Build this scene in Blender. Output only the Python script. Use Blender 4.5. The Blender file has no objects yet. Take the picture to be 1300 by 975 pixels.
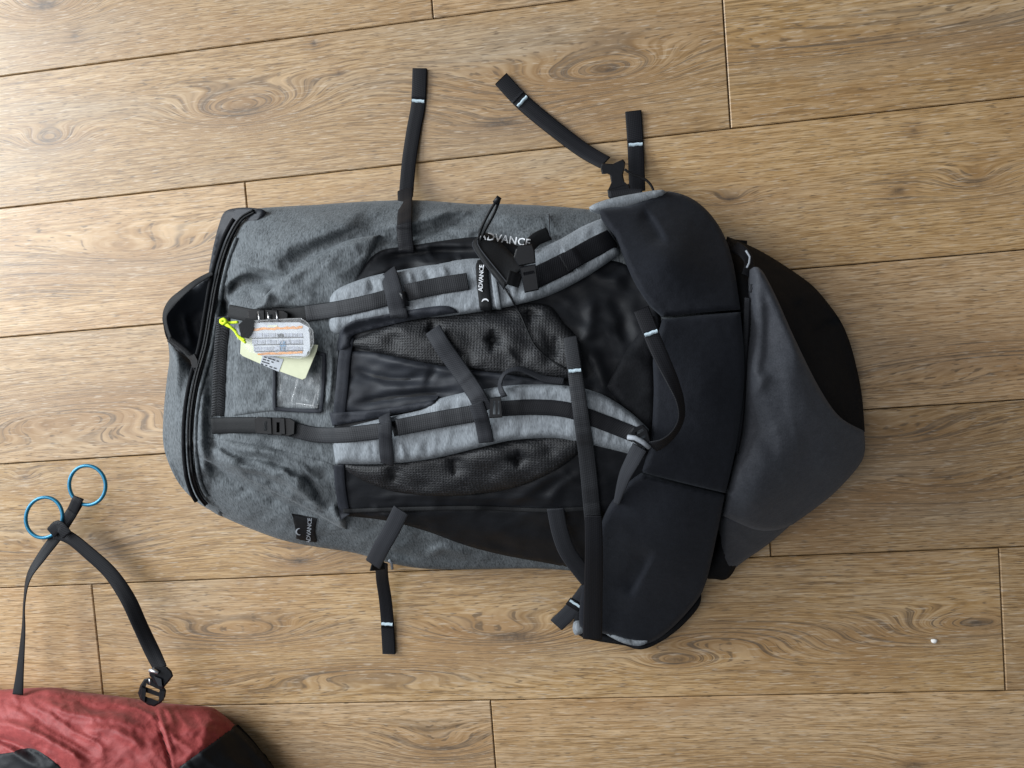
import bpy, math, random
import numpy as np
from mathutils import Vector, Matrix
from mathutils.geometry import delaunay_2d_cdt

# ---------------------------------------------------------------- camera, light, exposure
PW = 0.19                                   # width of one floor plank, metres
CAM_H = 5.53226 * PW                        # camera height above the floor
FPX = 976.0                                 # focal length in photo pixels (1300 px wide photo)
AX = np.array([-0.05363676, 0.12469716, -0.07384896])
def rotm(a):
    th = np.linalg.norm(a); k = a / th
    K = np.array([[0, -k[2], k[1]], [k[2], 0, -k[0]], [-k[1], k[0], 0]])
    return np.eye(3) + np.sin(th) * K + (1 - np.cos(th)) * K @ K
RC = rotm(AX)
sc = bpy.context.scene
col = sc.collection
cam = bpy.data.cameras.new("camera")
cam.sensor_width = 36.0; cam.lens = 36.0 * FPX / 1300.0
cam.clip_start = 0.01; cam.clip_end = 50.0
camo = bpy.data.objects.new("camera", cam); col.objects.link(camo)
m4 = Matrix([list(RC[i]) + [0] for i in range(3)] + [[0, 0, 0, 1]])
camo.matrix_world = Matrix.Translation((0, 0, CAM_H)) @ m4
sc.camera = camo

world = bpy.data.worlds.new("World"); sc.world = world; world.use_nodes = True
bgn = world.node_tree.nodes["Background"]
bgn.inputs[0].default_value = (0.86, 0.93, 1.0, 1); bgn.inputs[1].default_value = 0.18

def area(name, loc, target, sx, sy, power, color):
    l = bpy.data.lights.new(name, 'AREA'); l.shape = 'RECTANGLE'; l.size = sx; l.size_y = sy
    l.energy = power; l.color = color
    o = bpy.data.objects.new(name, l); col.objects.link(o); o.location = loc
    o.rotation_euler = (Vector(target) - Vector(loc)).to_track_quat('-Z', 'Y').to_euler()
    return o
area("window_light", (-3.3, 1.15, 1.45), (0.0, 0.0, 0.05), 1.8, 1.6, 190, (0.90, 0.96, 1.0))
area("room_light", (-1.5, 0.15, 2.6), (0.0, 0.0, 0.0), 2.2, 2.2, 44, (0.98, 0.985, 1.0))
vs = sc.view_settings
sc.display_settings.display_device = 'sRGB'
vs.view_transform = 'Standard'; vs.look = 'None'; vs.exposure = 0.29; vs.gamma = 1.0
vs.use_curve_mapping = False

# ---------------------------------------------------------------- plan helpers
random.seed(5); RNG = np.random.default_rng(7)
def at(px, py, z=0.0):
    """the point of the room at height z that the photograph shows at (px, py)"""
    px = np.asarray(px, float); py = np.asarray(py, float); z = np.asarray(z, float)
    d = np.stack([(px - 650) / FPX, -(py - 487.5) / FPX, -np.ones_like(px)], -1) @ RC.T
    t = (z - CAM_H) / d[..., 2]
    p = d * t[..., None]; p[..., 2] = z
    return p
def spline(pts, step=4.0, closed=False):
    """Catmull-Rom through pts (any dimension); a point given twice is a corner"""
    P = np.array(pts, float); n = len(P); out = []
    seg = n if closed else n - 1
    for i in range(seg):
        if closed: a, b, c, d = P[i - 1], P[i], P[(i + 1) % n], P[(i + 2) % n]
        else: a, b, c, d = P[max(i - 1, 0)], P[i], P[i + 1], P[min(i + 2, n - 1)]
        L = np.linalg.norm((c - b)[:2])
        if L < 1e-6: continue
        k = max(1, int(round(L / step)))
        for j in range(k):
            t = j / k
            out.append(0.5 * ((2 * b) + (-a + c) * t + (2 * a - 5 * b + 4 * c - d) * t * t + (-a + 3 * b - 3 * c + d) * t ** 3))
    if not closed: out.append(P[-1])
    return np.array(out)
def segdist(P, line, closed=False):
    """unsigned distance, and sign of the side, from points to a polyline"""
    P = np.asarray(P, float); L = np.asarray(line, float)
    best = np.full(len(P), 1e18); side = np.ones(len(P))
    n = len(L)
    for i in range(n if closed else n - 1):
        a = L[i]; b = L[(i + 1) % n]; ab = b - a; q = ab @ ab
        if q < 1e-12: continue
        ap = P - a
        t = np.clip((ap @ ab) / q, 0, 1)
        d = ((ap - t[:, None] * ab) ** 2).sum(1)
        w = d < best
        best[w] = d[w]; side[w] = np.sign(ab[0] * ap[w, 1] - ab[1] * ap[w, 0])
    return np.sqrt(best), side
def inside(P, poly):
    x, y = P[:, 0], P[:, 1]; r = np.zeros(len(P), bool); n = len(poly)
    for i in range(n):
        x1, y1 = poly[i]; x2, y2 = poly[(i + 1) % n]
        if y1 == y2: continue
        c = (y1 > y) != (y2 > y)
        r ^= c & (x < (x2 - x1) * (y - y1) / (y2 - y1) + x1)
    return r
def tps(pts):
    """thin plate spline through (x, y, value)"""
    A = np.array(pts, float); X = A[:, :2] / 100; v = A[:, 2]; n = len(A)
    def U(r2): return np.where(r2 > 1e-12, r2 * np.log(np.maximum(r2, 1e-12)), 0)
    K = U(((X[:, None] - X[None]) ** 2).sum(-1)) + np.eye(n) * 0.02
    Pm = np.c_[np.ones(n), X]
    M = np.zeros((n + 3, n + 3)); M[:n, :n] = K; M[:n, n:] = Pm; M[n:, :n] = Pm.T
    w = np.linalg.solve(M, np.r_[v, 0, 0, 0])
    def f(P):
        Q = np.asarray(P, float) / 100
        return U(((Q[:, None] - X[None]) ** 2).sum(-1)) @ w[:n] + w[n] + Q @ w[n + 1:]
    return f
FOLD = 1.25
LAT = RNG.random((64, 64)) * 2 - 1
def vnoise(P, sx, sy, ang=0.0, off=0.0):
    c, s = math.cos(ang), math.sin(ang)
    x = (P[:, 0] * c + P[:, 1] * s) / sx + off; y = (-P[:, 0] * s + P[:, 1] * c) / sy + off * 1.7
    xi = np.floor(x).astype(int); yi = np.floor(y).astype(int); fx = x - xi; fy = y - yi
    fx = fx * fx * fx * (fx * (fx * 6 - 15) + 10); fy = fy * fy * fy * (fy * (fy * 6 - 15) + 10)
    g = lambda a, b: LAT[a % 64, b % 64]
    return (g(xi, yi) * (1 - fx) + g(xi + 1, yi) * fx) * (1 - fy) + (g(xi, yi + 1) * (1 - fx) + g(xi + 1, yi + 1) * fx) * fy
def creases(P, sx, sy, ang, off, sharp=1.6):
    """sharp-crested crumples, 0..1"""
    w = P + 6 * np.c_[vnoise(P, 40, 40, 0, off + 3.1), vnoise(P, 40, 40, 0, off + 7.7)]
    r = 1 - np.abs(vnoise(w, sx, sy, ang, off)); r2 = 1 - np.abs(vnoise(w, sx * .45, sy * .5, ang + .35, off + 1.9))
    return r ** sharp * .72 + r2 ** sharp * .28
def blobs(P, lst):
    """dents and swellings: x, y, mm, radius x, radius y"""
    z = np.zeros(len(P))
    for x, y, m_, rx, ry in lst: z += m_ * .001 * np.exp(-((P[:, 0] - x) / rx) ** 2 - ((P[:, 1] - y) / ry) ** 2)
    return z
def zone(P, lst):
    z = np.zeros(len(P))
    for x, y, rx, ry in lst: z = np.maximum(z, np.exp(-(((P[:, 0] - x) / rx) ** 2 + ((P[:, 1] - y) / ry) ** 2) ** 2))
    return z
def folds(P, lst):
    """each fold: polyline, height in mm, width on its one side, on its other side"""
    z = np.zeros(len(P))
    for line, amp, wl, wr in lst:
        L = spline(line, 10)
        m = (np.abs(P[:, 0] - (L[:, 0].min() + L[:, 0].max()) / 2) < (np.ptp(L[:, 0]) / 2 + 3 * max(wl, wr))) & \
            (np.abs(P[:, 1] - (L[:, 1].min() + L[:, 1].max()) / 2) < (np.ptp(L[:, 1]) / 2 + 3 * max(wl, wr)))
        if not m.any(): continue
        Q = P[m]
        d, s = segdist(Q, L)
        # taper towards both ends, by the place along the line
        seg = np.linalg.norm(np.diff(L, axis=0), axis=1); cum = np.r_[0, np.cumsum(seg)]
        i = np.zeros(len(Q)); best = np.full(len(Q), 1e18)
        for k in range(len(L) - 1):
            ab = L[k + 1] - L[k]; ap = Q - L[k]; t = np.clip((ap @ ab) / max(ab @ ab, 1e-9), 0, 1)
            dd = ((ap - t[:, None] * ab) ** 2).sum(1); nw = dd < best
            best[nw] = dd[nw]; i[nw] = cum[k] + t[nw] * seg[k]
        i = i / max(cum[-1], 1e-6)
        tp = np.clip(np.minimum(i, 1 - i) * 3.2 + 0.05, 0, 1); tp = tp * tp * (3 - 2 * tp)
        w = np.where(s > 0, wr, wl) * 0.72
        z[m] += FOLD * amp * 0.001 * tp * np.exp(-(d / w) ** 2)
    return z
# height map of everything laid down so far (2 px cells over the photo's plan)
X0, Y0, CS, NX, NY = -80, -60, 2.0, 740, 590
HM = np.zeros((NY, NX))
def hm(P, pct=None):
    P = np.asarray(P, float)
    x = np.clip((P[:, 0] - X0) / CS, 0, NX - 1.001); y = np.clip((P[:, 1] - Y0) / CS, 0, NY - 1.001)
    xi = x.astype(int); yi = y.astype(int); fx = x - xi; fy = y - yi
    return (HM[yi, xi] * (1 - fx) + HM[yi, xi + 1] * fx) * (1 - fy) + (HM[yi + 1, xi] * (1 - fx) + HM[yi + 1, xi + 1] * fx) * fy
def blurred(k):
    """height map box-blurred over k cells, twice"""
    def b1(A, ax):
        pad = [(0, 0), (0, 0)]; pad[ax] = (k, k)
        B = np.cumsum(np.pad(A, pad, 'edge'), ax)
        B = np.concatenate([np.zeros_like(np.take(B, [0], ax)), B], ax)
        n = A.shape[ax]
        return (np.take(B, range(2 * k + 1, 2 * k + 1 + n), ax) - np.take(B, range(0, n), ax)) / (2 * k + 1)
    A = HM
    for _ in range(2): A = b1(b1(A, 0), 1)
    return A
def cells(poly, pad=4):
    lo = poly.min(0) - pad; hi = poly.max(0) + pad
    i0, i1 = max(0, int((lo[0] - X0) / CS)), min(NX, int((hi[0] - X0) / CS) + 2)
    j0, j1 = max(0, int((lo[1] - Y0) / CS)), min(NY, int((hi[1] - Y0) / CS) + 2)
    gx, gy = np.meshgrid(np.arange(i0, i1), np.arange(j0, j1))
    return gx.ravel(), gy.ravel(), np.c_[gx.ravel() * CS + X0, gy.ravel() * CS + Y0]
def lay(poly, fn, mode='set'):
    gx, gy, P = cells(poly); m = inside(P, poly)
    z = fn(P[m], segdist(P[m], poly, True)[0])
    if mode == 'max': z = np.maximum(z, HM[gy[m], gx[m]])
    HM[gy[m], gx[m]] = z

# ---------------------------------------------------------------- object helpers
def link(name, me, mat, parent=None, smooth=True, **props):
    o = bpy.data.objects.new(name, me); col.objects.link(o)
    if mat is not None and not me.materials: me.materials.append(mat)
    if smooth and len(me.polygons): me.polygons.foreach_set("use_smooth", np.ones(len(me.polygons), bool))
    if parent is not None:
        r = parent
        o.parent = parent
    for k, v in props.items(): o[k] = v
    return o
def mesh_of(name, V, F, root=None, uv=None):
    V = np.asarray(V, float)
    if root is not None: V = V - root
    me = bpy.data.meshes.new(name)
    me.from_pydata([tuple(v) for v in V], [], [tuple(int(i) for i in f) for f in F])
    if uv is not None:
        l = me.uv_layers.new(name="UVMap")
        vi = np.empty(len(me.loops), int); me.loops.foreach_get("vertex_index", vi)
        l.data.foreach_set("uv", np.asarray(uv, float)[vi].ravel())
    me.update()
    return me
def empty(name, loc, label, cat, group=None):
    o = bpy.data.objects.new(name, None); col.objects.link(o); o.location = loc
    o.empty_display_size = 0.05
    o['label'] = label; o['category'] = cat
    if group: o['group'] = group
    return o
ROOT = {}
def origin(parent):
    p = parent
    while p.parent is not None: p = p.parent
    return np.array(p.location)
def tri_region(poly, step, rings=()):
    """triangulate a closed outline with inner points on a jittered grid; extra rings of points follow the edge"""
    n = len(poly)
    lo, hi = poly.min(0), poly.max(0)
    xs = np.arange(lo[0], hi[0], step); ys = np.arange(lo[1], hi[1], step * 0.87)
    gx, gy = np.meshgrid(xs, ys); gx = gx + (np.arange(len(ys)) % 2)[:, None] * step / 2
    G = np.c_[gx.ravel(), gy.ravel()]
    G = G[inside(G, poly)]
    if len(G): G = G[segdist(G, poly, True)[0] > step * 0.55]
    V = [Vector(p) for p in poly] + [Vector(p) for p in G]
    r = delaunay_2d_cdt(V, [(i, (i + 1) % n) for i in range(n)], [], 1, 1e-4)
    P = np.array([tuple(v) for v in r[0]]); F = r[2]
    # outline loop in the result
    idx = {}
    for k, src in enumerate(r[3]):
        for s in src: idx[s] = k
    loop = [idx[i] for i in range(n)]
    return P, [list(f) for f in F], loop
def orient_plan(P, F):
    """faces wound so that they look up, judged in plan (y runs down)"""
    out = []
    for f in F:
        p, q, r = P[f[0]], P[f[1]], P[f[2]]
        out.append(f if (q[0] - p[0]) * (r[1] - p[1]) - (q[1] - p[1]) * (r[0] - p[0]) < 0 else f[::-1])
    return out
def orient_up(V, F):
    V = np.asarray(V); out = []
    for f in F:
        a, b, c = V[f[0]], V[f[1]], V[f[2]]
        nz = (b[0] - a[0]) * (c[1] - a[1]) - (b[1] - a[1]) * (c[0] - a[0])
        out.append(f if nz > 0 else f[::-1])
    return out
def slab(name, outline, fn, mat, parent, step=5.0, skirt=0.006, smooth_out=True, ostep=4.0, lay_mode='set', to_floor=None, reg=True, under=(), **props):
    """a padded or sheet part: its outline in plan, fn(P, distance from edge) -> height; sides go down by skirt or tuck in to the floor"""
    poly = spline(outline, ostep, True) if smooth_out else np.array(outline, float)
    P, F, loop = tri_region(poly, step)
    d = segdist(P, poly, True)[0]
    z = fn(P, d)
    for u in under:      # cloth that is covered by another part lies a little lower there
        u = spline(u, 6, True); du = segdist(P, u, True)[0]
        z = z - np.where(inside(P, u), 0.024 * np.clip(du / 12 - .3, 0, 1), 0)
    V = at(P[:, 0], P[:, 1], z)
    F = orient_plan(P, F)
    n0 = len(V); nl = len(loop)
    ring = V[loop]; cx = ring.mean(0)
    # inward direction in plan
    tang = np.roll(ring, -1, 0) - np.roll(ring, 1, 0)
    nrm = np.c_[-tang[:, 1], tang[:, 0], np.zeros(nl)]; nrm /= np.maximum(np.linalg.norm(nrm, axis=1), 1e-9)[:, None]
    area2 = -(poly[:, 0] * np.roll(poly[:, 1], -1) - np.roll(poly[:, 0], -1) * poly[:, 1]).sum()
    if area2 < 0: nrm = -nrm
    ex = []
    if to_floor is not None:
        zs = ring[:, 2]
        a = ring + nrm * to_floor * 0.25; a[:, 2] = zs * 0.62
        b = ring + nrm * to_floor; b[:, 2] = 0.0015
        ex = [a, b]
    else:
        a = ring + nrm * 0.0008; a[:, 2] = ring[:, 2] - skirt
        ex = [a]
    allV = np.vstack([V] + ex); prev = list(loop)
    F = [list(f) for f in F]
    for k in range(len(ex)):
        cur = [n0 + k * nl + i for i in range(nl)]
        for i in range(nl):
            j = (i + 1) % nl
            q = [prev[i], cur[i], cur[j], prev[j]]
            F.append(q if area2 > 0 else q[::-1])
        prev = cur
    me = mesh_of(name, allV, F, origin(parent))
    o = link(name, me, mat, parent, **props)
    if reg: lay(poly, fn, lay_mode)
    return o
def dome(t, D):
    return lambda d: t * np.sqrt(np.maximum(0, 1 - (1 - np.clip(d / D, 0, 1)) ** 2))
def pad_on(t, D, base=0.001, extra=None, blur=0):
    """height function: t thick cushion laid on what is already there"""
    H = blurred(blur) if blur else HM.copy(); rise = dome(t, D)
    def f(P, d):
        global HM
        keep = HM; HM = H; z = hm(P); HM = keep
        z = z + base + rise(d)
        if extra is not None: z = z + extra(P, d)
        return z
    return f
def ribbon(name, pts, width, mat, parent, th=0.0016, smooth=6, off=0.0008, lift=None, roll=None, z=None, step=3.0, reg=True, widths=None, sink_ends=False, conform=0.0, rough=0.0, **props):
    """webbing along pts (plan); rides over what is below it. lift: metres added at each point; roll: degrees; z: own heights"""
    n = len(pts); A = np.array([p[:2] for p in pts], float)
    ex = np.c_[A, np.array(lift if lift is not None else [0] * n), np.array(roll if roll is not None else [0] * n, float),
               np.array(z if z is not None else [0] * n), np.array(widths if widths is not None else [width] * n, float)]
    L = spline(ex, step); C = L[:, :2]; wv = L[:, 5]
    tg = np.gradient(C, axis=0); tg /= np.maximum(np.linalg.norm(tg, axis=1), 1e-9)[:, None]; nr = np.c_[-tg[:, 1], tg[:, 0]]
    us = np.array([-1, -0.86, -0.3, 0.3, 0.86, 1.0]) * 0.5
    if z is None:
        S = np.stack([hm(C + nr * (wv * u)[:, None]) for u in (-0.4, 0, 0.4)])
        zz = S.max(0)
        if smooth:
            k = np.hanning(2 * smooth + 3)[1:-1]; k /= k.sum()
            pd = np.pad(zz, smooth, 'edge'); zs = np.convolve(pd, k, 'valid')
            zz = np.maximum(zs, zz * 0.7 + zs * 0.3) if not conform else zs
    else: zz = L[:, 4]
    zz = zz + off + th + L[:, 2]
    if rough: zz = zz + rough * vnoise(C, 30, 30, 0, 3.3)
    Wc = at(C[:, 0], C[:, 1], zz)
    t3 = np.gradient(Wc, axis=0); t3 /= np.maximum(np.linalg.norm(t3, axis=1), 1e-9)[:, None]
    up = np.array([0, 0, 1.0]); side = np.cross(t3, up); side /= np.maximum(np.linalg.norm(side, axis=1), 1e-9)[:, None]
    nm = np.cross(side, t3)
    rr = np.radians(L[:, 3])[:, None]
    s2 = side * np.cos(rr) + nm * np.sin(rr); n2 = np.cross(s2, t3)
    wm = wv * (CAM_H - zz) / FPX
    m = len(C); V = []; UV = []
    dist = np.r_[0, np.cumsum(np.linalg.norm(np.diff(Wc, axis=0), axis=1))]
    top = [(-0.5, -0.55), (-0.44, 0.0), (-0.15, 0.06), (0.15, 0.06), (0.44, 0.0), (0.5, -0.55), (0.44, -1.0), (-0.44, -1.0)]
    for i in range(m):
        for (u, w) in top:
            V.append(Wc[i] + s2[i] * wm[i] * u + n2[i] * th * w); UV.append((dist[i], u * wm[i]))
    K = len(top); F = []
    for i in range(m - 1):
        for k in range(K):
            k2 = (k + 1) % K
            F.append((i * K + k, i * K + k2, (i + 1) * K + k2, (i + 1) * K + k))
    F.append(tuple(range(K))[::-1]); F.append(tuple((m - 1) * K + k for k in range(K)))
    me = mesh_of(name, V, F, origin(parent), UV)
    o = link(name, me, mat, parent, **props)
    e = o.modifiers.new("edge", 'EDGE_SPLIT') if False else None
    if reg:
        poly = np.vstack([C + nr * (wv / 2)[:, None], (C - nr * (wv / 2)[:, None])[::-1]])
        gx, gy, P = cells(poly)
        i = np.argmin(((P[:, None] - C[None, ::2]) ** 2).sum(-1), 1) * 2; i = np.minimum(i, m - 1)
        ok = np.abs(((P - C[i]) * nr[i]).sum(1)) < wv[i] / 2
        ok &= np.linalg.norm(P - C[i], axis=1) < wv[i] * 0.6
        HM[gy[ok], gx[ok]] = np.maximum(HM[gy[ok], gx[ok]], zz[i[ok]])
    o_info = dict(C=C, z=zz, nr=nr, W=Wc, wm=wm, s2=s2, n2=n2, t3=t3)
    return o, o_info
def bar_tack(info, frac, parent, mat, wfrac=0.84, name="stitching", th=0.0009, ln=0.0042):
    """a light line of stitching across a strap"""
    i = int(frac * (len(info['W']) - 1)); c = info['W'][i]; s = info['s2'][i]; n = info['n2'][i]; t = info['t3'][i]
    w = info['wm'][i] * wfrac
    V = []
    for k in range(7):
        u = (k / 6 - 0.5) * w
        j = 0.0004 * math.sin(k * 2.1)
        for (a, b) in ((-0.5, 0.0001), (-0.3, th), (0.3, th), (0.5, 0.0001)):
            V.append(c + s * u + t * (a * ln + j) + n * (b + 0.0002))
    F = [(k * 4 + a, k * 4 + a + 1, k * 4 + a + 5, k * 4 + a + 4) for k in range(6) for a in range(3)]
    return link(name, mesh_of(name, V, F, origin(parent)), mat, parent)
def tube(name, W, r, mat, parent, closed=False, sides=8, **props):
    W = np.asarray(W, float); m = len(W)
    t = np.roll(W, -1, 0) - np.roll(W, 1, 0) if closed else np.gradient(W, axis=0)
    t /= np.maximum(np.linalg.norm(t, axis=1), 1e-9)[:, None]
    up = np.array([0, 0, 1.0]); s = np.cross(t, up); s /= np.maximum(np.linalg.norm(s, axis=1), 1e-6)[:, None]; n = np.cross(s, t)
    rr = np.full(m, r) if np.isscalar(r) else np.asarray(r)
    V = []
    for i in range(m):
        for k in range(sides):
            a = 2 * math.pi * k / sides
            V.append(W[i] + (s[i] * math.cos(a) + n[i] * math.sin(a)) * rr[i])
    F = []
    for i in range(m if closed else m - 1):
        i2 = (i + 1) % m
        for k in range(sides):
            k2 = (k + 1) % sides
            F.append((i * sides + k, i * sides + k2, i2 * sides + k2, i2 * sides + k))
    if not closed: F.append(tuple(range(sides))[::-1]); F.append(tuple((m - 1) * sides + k for k in range(sides)))
    return link(name, mesh_of(name, V, F, origin(parent)), mat, parent, **props)
def lay_line(pts, off=0.001, step=3, lift=None, sm=3):
    """plan polyline laid on what is below"""
    A = np.c_[np.array([p[:2] for p in pts], float), np.array(lift if lift is not None else [0] * len(pts), float)]
    L = spline(A, step); z = hm(L[:, :2])
    if sm:
        k = np.ones(2 * sm + 1) / (2 * sm + 1); z = np.maximum(z, np.convolve(np.pad(z, sm, 'edge'), k, 'valid'))
    return at(L[:, 0], L[:, 1], z + off + L[:, 2])
def plate(name, outline, z, th, mat, parent, bevel=0.0012, holes=(), smooth_out=False, zfn=None, **props):
    """a hard plate (buckle parts): outline in plan at height z (or tilted by zfn), bevelled rim, thickness th; holes are outlines too"""
    def ring(o, zt, shrink):
        R = np.array(o, float); c = R.mean(0)
        k = 1 - shrink / np.maximum(np.linalg.norm(R - c, axis=1), 1e-6)
        R2 = c + (R - c) * k[:, None]
        zz = (zfn(R2) if zfn else np.full(len(R2), z)) + zt
        return R2, at(R2[:, 0], R2[:, 1], zz)
    o = spline(outline, 3, True) if smooth_out else np.array(outline, float)
    n = len(o); bpx = bevel / (CAM_H - z) * FPX
    r0, A = ring(o, th - bevel, 0); r1, B = ring(o, th, bpx); r2, C = ring(o, 0.0, 0)
    pts = [Vector(p) for p in r1]; edges = [(i, (i + 1) % n) for i in range(n)]
    hb = []
    for h in holes:
        s = len(pts); pts += [Vector(p) for p in h]; edges += [(s + i, s + (i + 1) % len(h)) for i in range(len(h))]
        hb.append(np.array(h, float))
    r = delaunay_2d_cdt(pts, edges, [], 1 if not holes else 0, 1e-5)
    P = np.array([tuple(v) for v in r[0]]); F = [list(f) for f in r[2]]
    cen = np.array([P[f].mean(0) for f in F])
    ok = inside(cen, r1)
    for h in hb: ok &= ~inside(cen, h)
    F = [f for f, k in zip(F, ok) if k]
    zt = (zfn(P) if zfn else np.full(len(P), z)) + th
    T = at(P[:, 0], P[:, 1], zt)
    F = orient_plan(P, F)
    V = list(T); nv = len(V)
    def band(Ra, Rb):
        s = len(V); V.extend(list(Ra)); V.extend(list(Rb)); k = len(Ra)
        ar = (Ra[:, 0] * np.roll(Ra[:, 1], -1) - np.roll(Ra[:, 0], -1) * Ra[:, 1]).sum()
        for i in range(k):
            j = (i + 1) % k; q = [s + i, s + k + i, s + k + j, s + j]
            F.append(q if ar > 0 else q[::-1])
    band(B, A); band(A, C)
    for h in hb:
        zh = (zfn(h) if zfn else np.full(len(h), z))
        a = at(h[:, 0], h[:, 1], zh + th); b = at(h[:, 0], h[:, 1], zh)
        band(b, a)
    me = mesh_of(name, V, F, origin(parent))
    return link(name, me, mat, parent, smooth=False, **props)
def words(name, text, size, mapfn, mat, parent, bold=0.0, spacing=1.0, **props):
    """lettering as thin geometry; mapfn takes text coordinates (em units) to points in the room"""
    c = bpy.data.curves.new("lettering", 'FONT'); c.body = text; c.size = size; c.align_x = 'CENTER'; c.align_y = 'CENTER'
    c.space_character = spacing; c.offset = size * bold; c.resolution_u = 2
    o = bpy.data.objects.new("lettering", c); col.objects.link(o)
    dg = bpy.context.evaluated_depsgraph_get()
    me = bpy.data.meshes.new_from_object(o.evaluated_get(dg))
    bpy.data.objects.remove(o)
    V = np.empty(len(me.vertices) * 3); me.vertices.foreach_get("co", V); V = V.reshape(-1, 3)
    W = mapfn(V[:, 0], V[:, 1]) - origin(parent)
    me.vertices.foreach_set("co", W.ravel()); me.materials.clear(); me.update()
    return link(name, me, mat, parent, smooth=False, **props)
def px_map(cx, cy, ang, off, shear=0.0):
    """text coordinates in pixels, rotated by ang degrees (counter-clockwise in the picture), laid on the surface"""
    c, s = math.cos(math.radians(ang)), math.sin(math.radians(ang))
    def f(u, v):
        u = u + shear * v
        P = np.c_[cx + u * c - v * s * 1.0, cy - u * s - v * c]
        return at(P[:, 0], P[:, 1], hm(P) + off)
    return f

# ---------------------------------------------------------------- materials
def new_mat(name):
    m = bpy.data.materials.new(name); m.use_nodes = True
    nt = m.node_tree; b = nt.nodes["Principled BSDF"]
    return m, nt, b
def nd(nt, typ, **kw):
    n = nt.nodes.new(typ)
    for k, v in kw.items(): setattr(n, k, v)
    return n
def math_n(nt, op, a, b=None, c=None, clamp=False):
    n = nd(nt, 'ShaderNodeMath', operation=op); n.use_clamp = clamp
    for i, v in enumerate((a, b, c)):
        if v is None: continue
        if isinstance(v, (int, float)): n.inputs[i].default_value = v
        else: nt.links.new(v, n.inputs[i])
    return n.outputs[0]
def ramp(nt, fac, stops):
    r = nd(nt, 'ShaderNodeValToRGB'); e = r.color_ramp.elements
    while len(e) > 1: e.remove(e[-1])
    e[0].position = stops[0][0]; e[0].color = tuple(stops[0][1]) + (1,)
    for p, c in stops[1:]:
        x = e.new(p); x.color = tuple(c) + (1,)
    nt.links.new(fac, r.inputs[0])
    return r.outputs[0]
def mixc(nt, fac, a, b, mode='MIX'):
    m = nd(nt, 'ShaderNodeMix', data_type='RGBA', blend_type=mode)
    for s, v in ((m.inputs[0], fac), (m.inputs[6], a), (m.inputs[7], b)):
        if isinstance(v, (int, float)): s.default_value = v
        elif isinstance(v, (tuple, list)): s.default_value = tuple(v) + (1,) * (4 - len(v))
        else: nt.links.new(v, s)
    return m.outputs[2]
def scaled(nt, vec, s, rot=(0, 0, 0), loc=(0, 0, 0)):
    m = nd(nt, 'ShaderNodeMapping'); m.inputs['Scale'].default_value = s; m.inputs['Rotation'].default_value = rot; m.inputs['Location'].default_value = loc
    nt.links.new(vec, m.inputs[0]); return m.outputs[0]
def noise(nt, vec, scale, detail=2, rough=0.5, dist=0.0):
    n = nd(nt, 'ShaderNodeTexNoise'); n.inputs['Scale'].default_value = scale; n.inputs['Detail'].default_value = detail
    n.inputs['Roughness'].default_value = rough; n.inputs['Distortion'].default_value = dist
    nt.links.new(vec, n.inputs['Vector']); return n.outputs[0]
def bump(nt, b, height, strength, dist):
    n = nd(nt, 'ShaderNodeBump'); n.inputs['Strength'].default_value = strength; n.inputs['Distance'].default_value = dist
    nt.links.new(height, n.inputs['Height']); nt.links.new(n.outputs[0], b.inputs['Normal']); return n
def heather(name, dark, light, rough=0.85, sheen=0.25, rot=0.0):
    m, nt, b = new_mat(name)
    tc = nd(nt, 'ShaderNodeTexCoord').outputs['Object']
    v1 = scaled(nt, tc, (1000, 210, 300), (0, 0, rot)); v2 = scaled(nt, tc, (560, 46, 120), (0, 0, rot)); v3 = scaled(nt, tc, (14, 9, 10))
    n1 = noise(nt, v1, 1, 2); n2 = noise(nt, v2, 1, 3, 0.6); n3 = noise(nt, v3, 1, 3)
    f = math_n(nt, 'ADD', math_n(nt, 'MULTIPLY', n1, 0.70), math_n(nt, 'MULTIPLY', n2, 0.40))
    f = math_n(nt, 'ADD', f, math_n(nt, 'MULTIPLY_ADD', n3, 0.08, -0.09))
    c = ramp(nt, f, [(0.33, dark), (0.5, [(a + bb) / 2 for a, bb in zip(dark, light)]), (0.70, light)])
    nt.links.new(c, b.inputs['Base Color'])
    b.inputs['Roughness'].default_value = rough; b.inputs['Specular IOR Level'].default_value = 0.25
    b.inputs['Sheen Weight'].default_value = sheen; b.inputs['Sheen Roughness'].default_value = 0.45; b.inputs['Sheen Tint'].default_value = (0.85, 0.93, 1, 1)
    bump(nt, b, n1, 0.25, 0.0005)
    return m
def nylon(name, colr, rough=0.42, spec=0.5, wr=0.5, weave=True, sheen=0.0, wscale=1.0):
    m, nt, b = new_mat(name)
    tc = nd(nt, 'ShaderNodeTexCoord').outputs['Object']
    big = noise(nt, scaled(nt, tc, (9, 26, 12)), 1 * wscale, 3, 0.55, 0.6); sm = noise(nt, scaled(nt, tc, (45, 70, 45)), 1 * wscale, 3, 0.55, 0.4)
    v = noise(nt, scaled(nt, tc, (700, 700, 700)), 1, 1)
    f = math_n(nt, 'ADD', math_n(nt, 'MULTIPLY', v, 0.5), math_n(nt, 'MULTIPLY', sm, 0.5))
    nt.links.new(ramp(nt, f, [(0.3, [x * 0.8 for x in colr]), (0.7, [x * 1.25 for x in colr])]), b.inputs['Base Color'])
    b.inputs['Roughness'].default_value = rough; b.inputs['Specular IOR Level'].default_value = spec
    b.inputs['Sheen Weight'].default_value = sheen; b.inputs['Sheen Roughness'].default_value = 0.4
    h = math_n(nt, 'ADD', math_n(nt, 'MULTIPLY', big, 3.0), math_n(nt, 'ADD', sm, math_n(nt, 'MULTIPLY', v, 0.10 if weave else 0.0)))
    bump(nt, b, h, wr, 0.0013)
    return m
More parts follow.
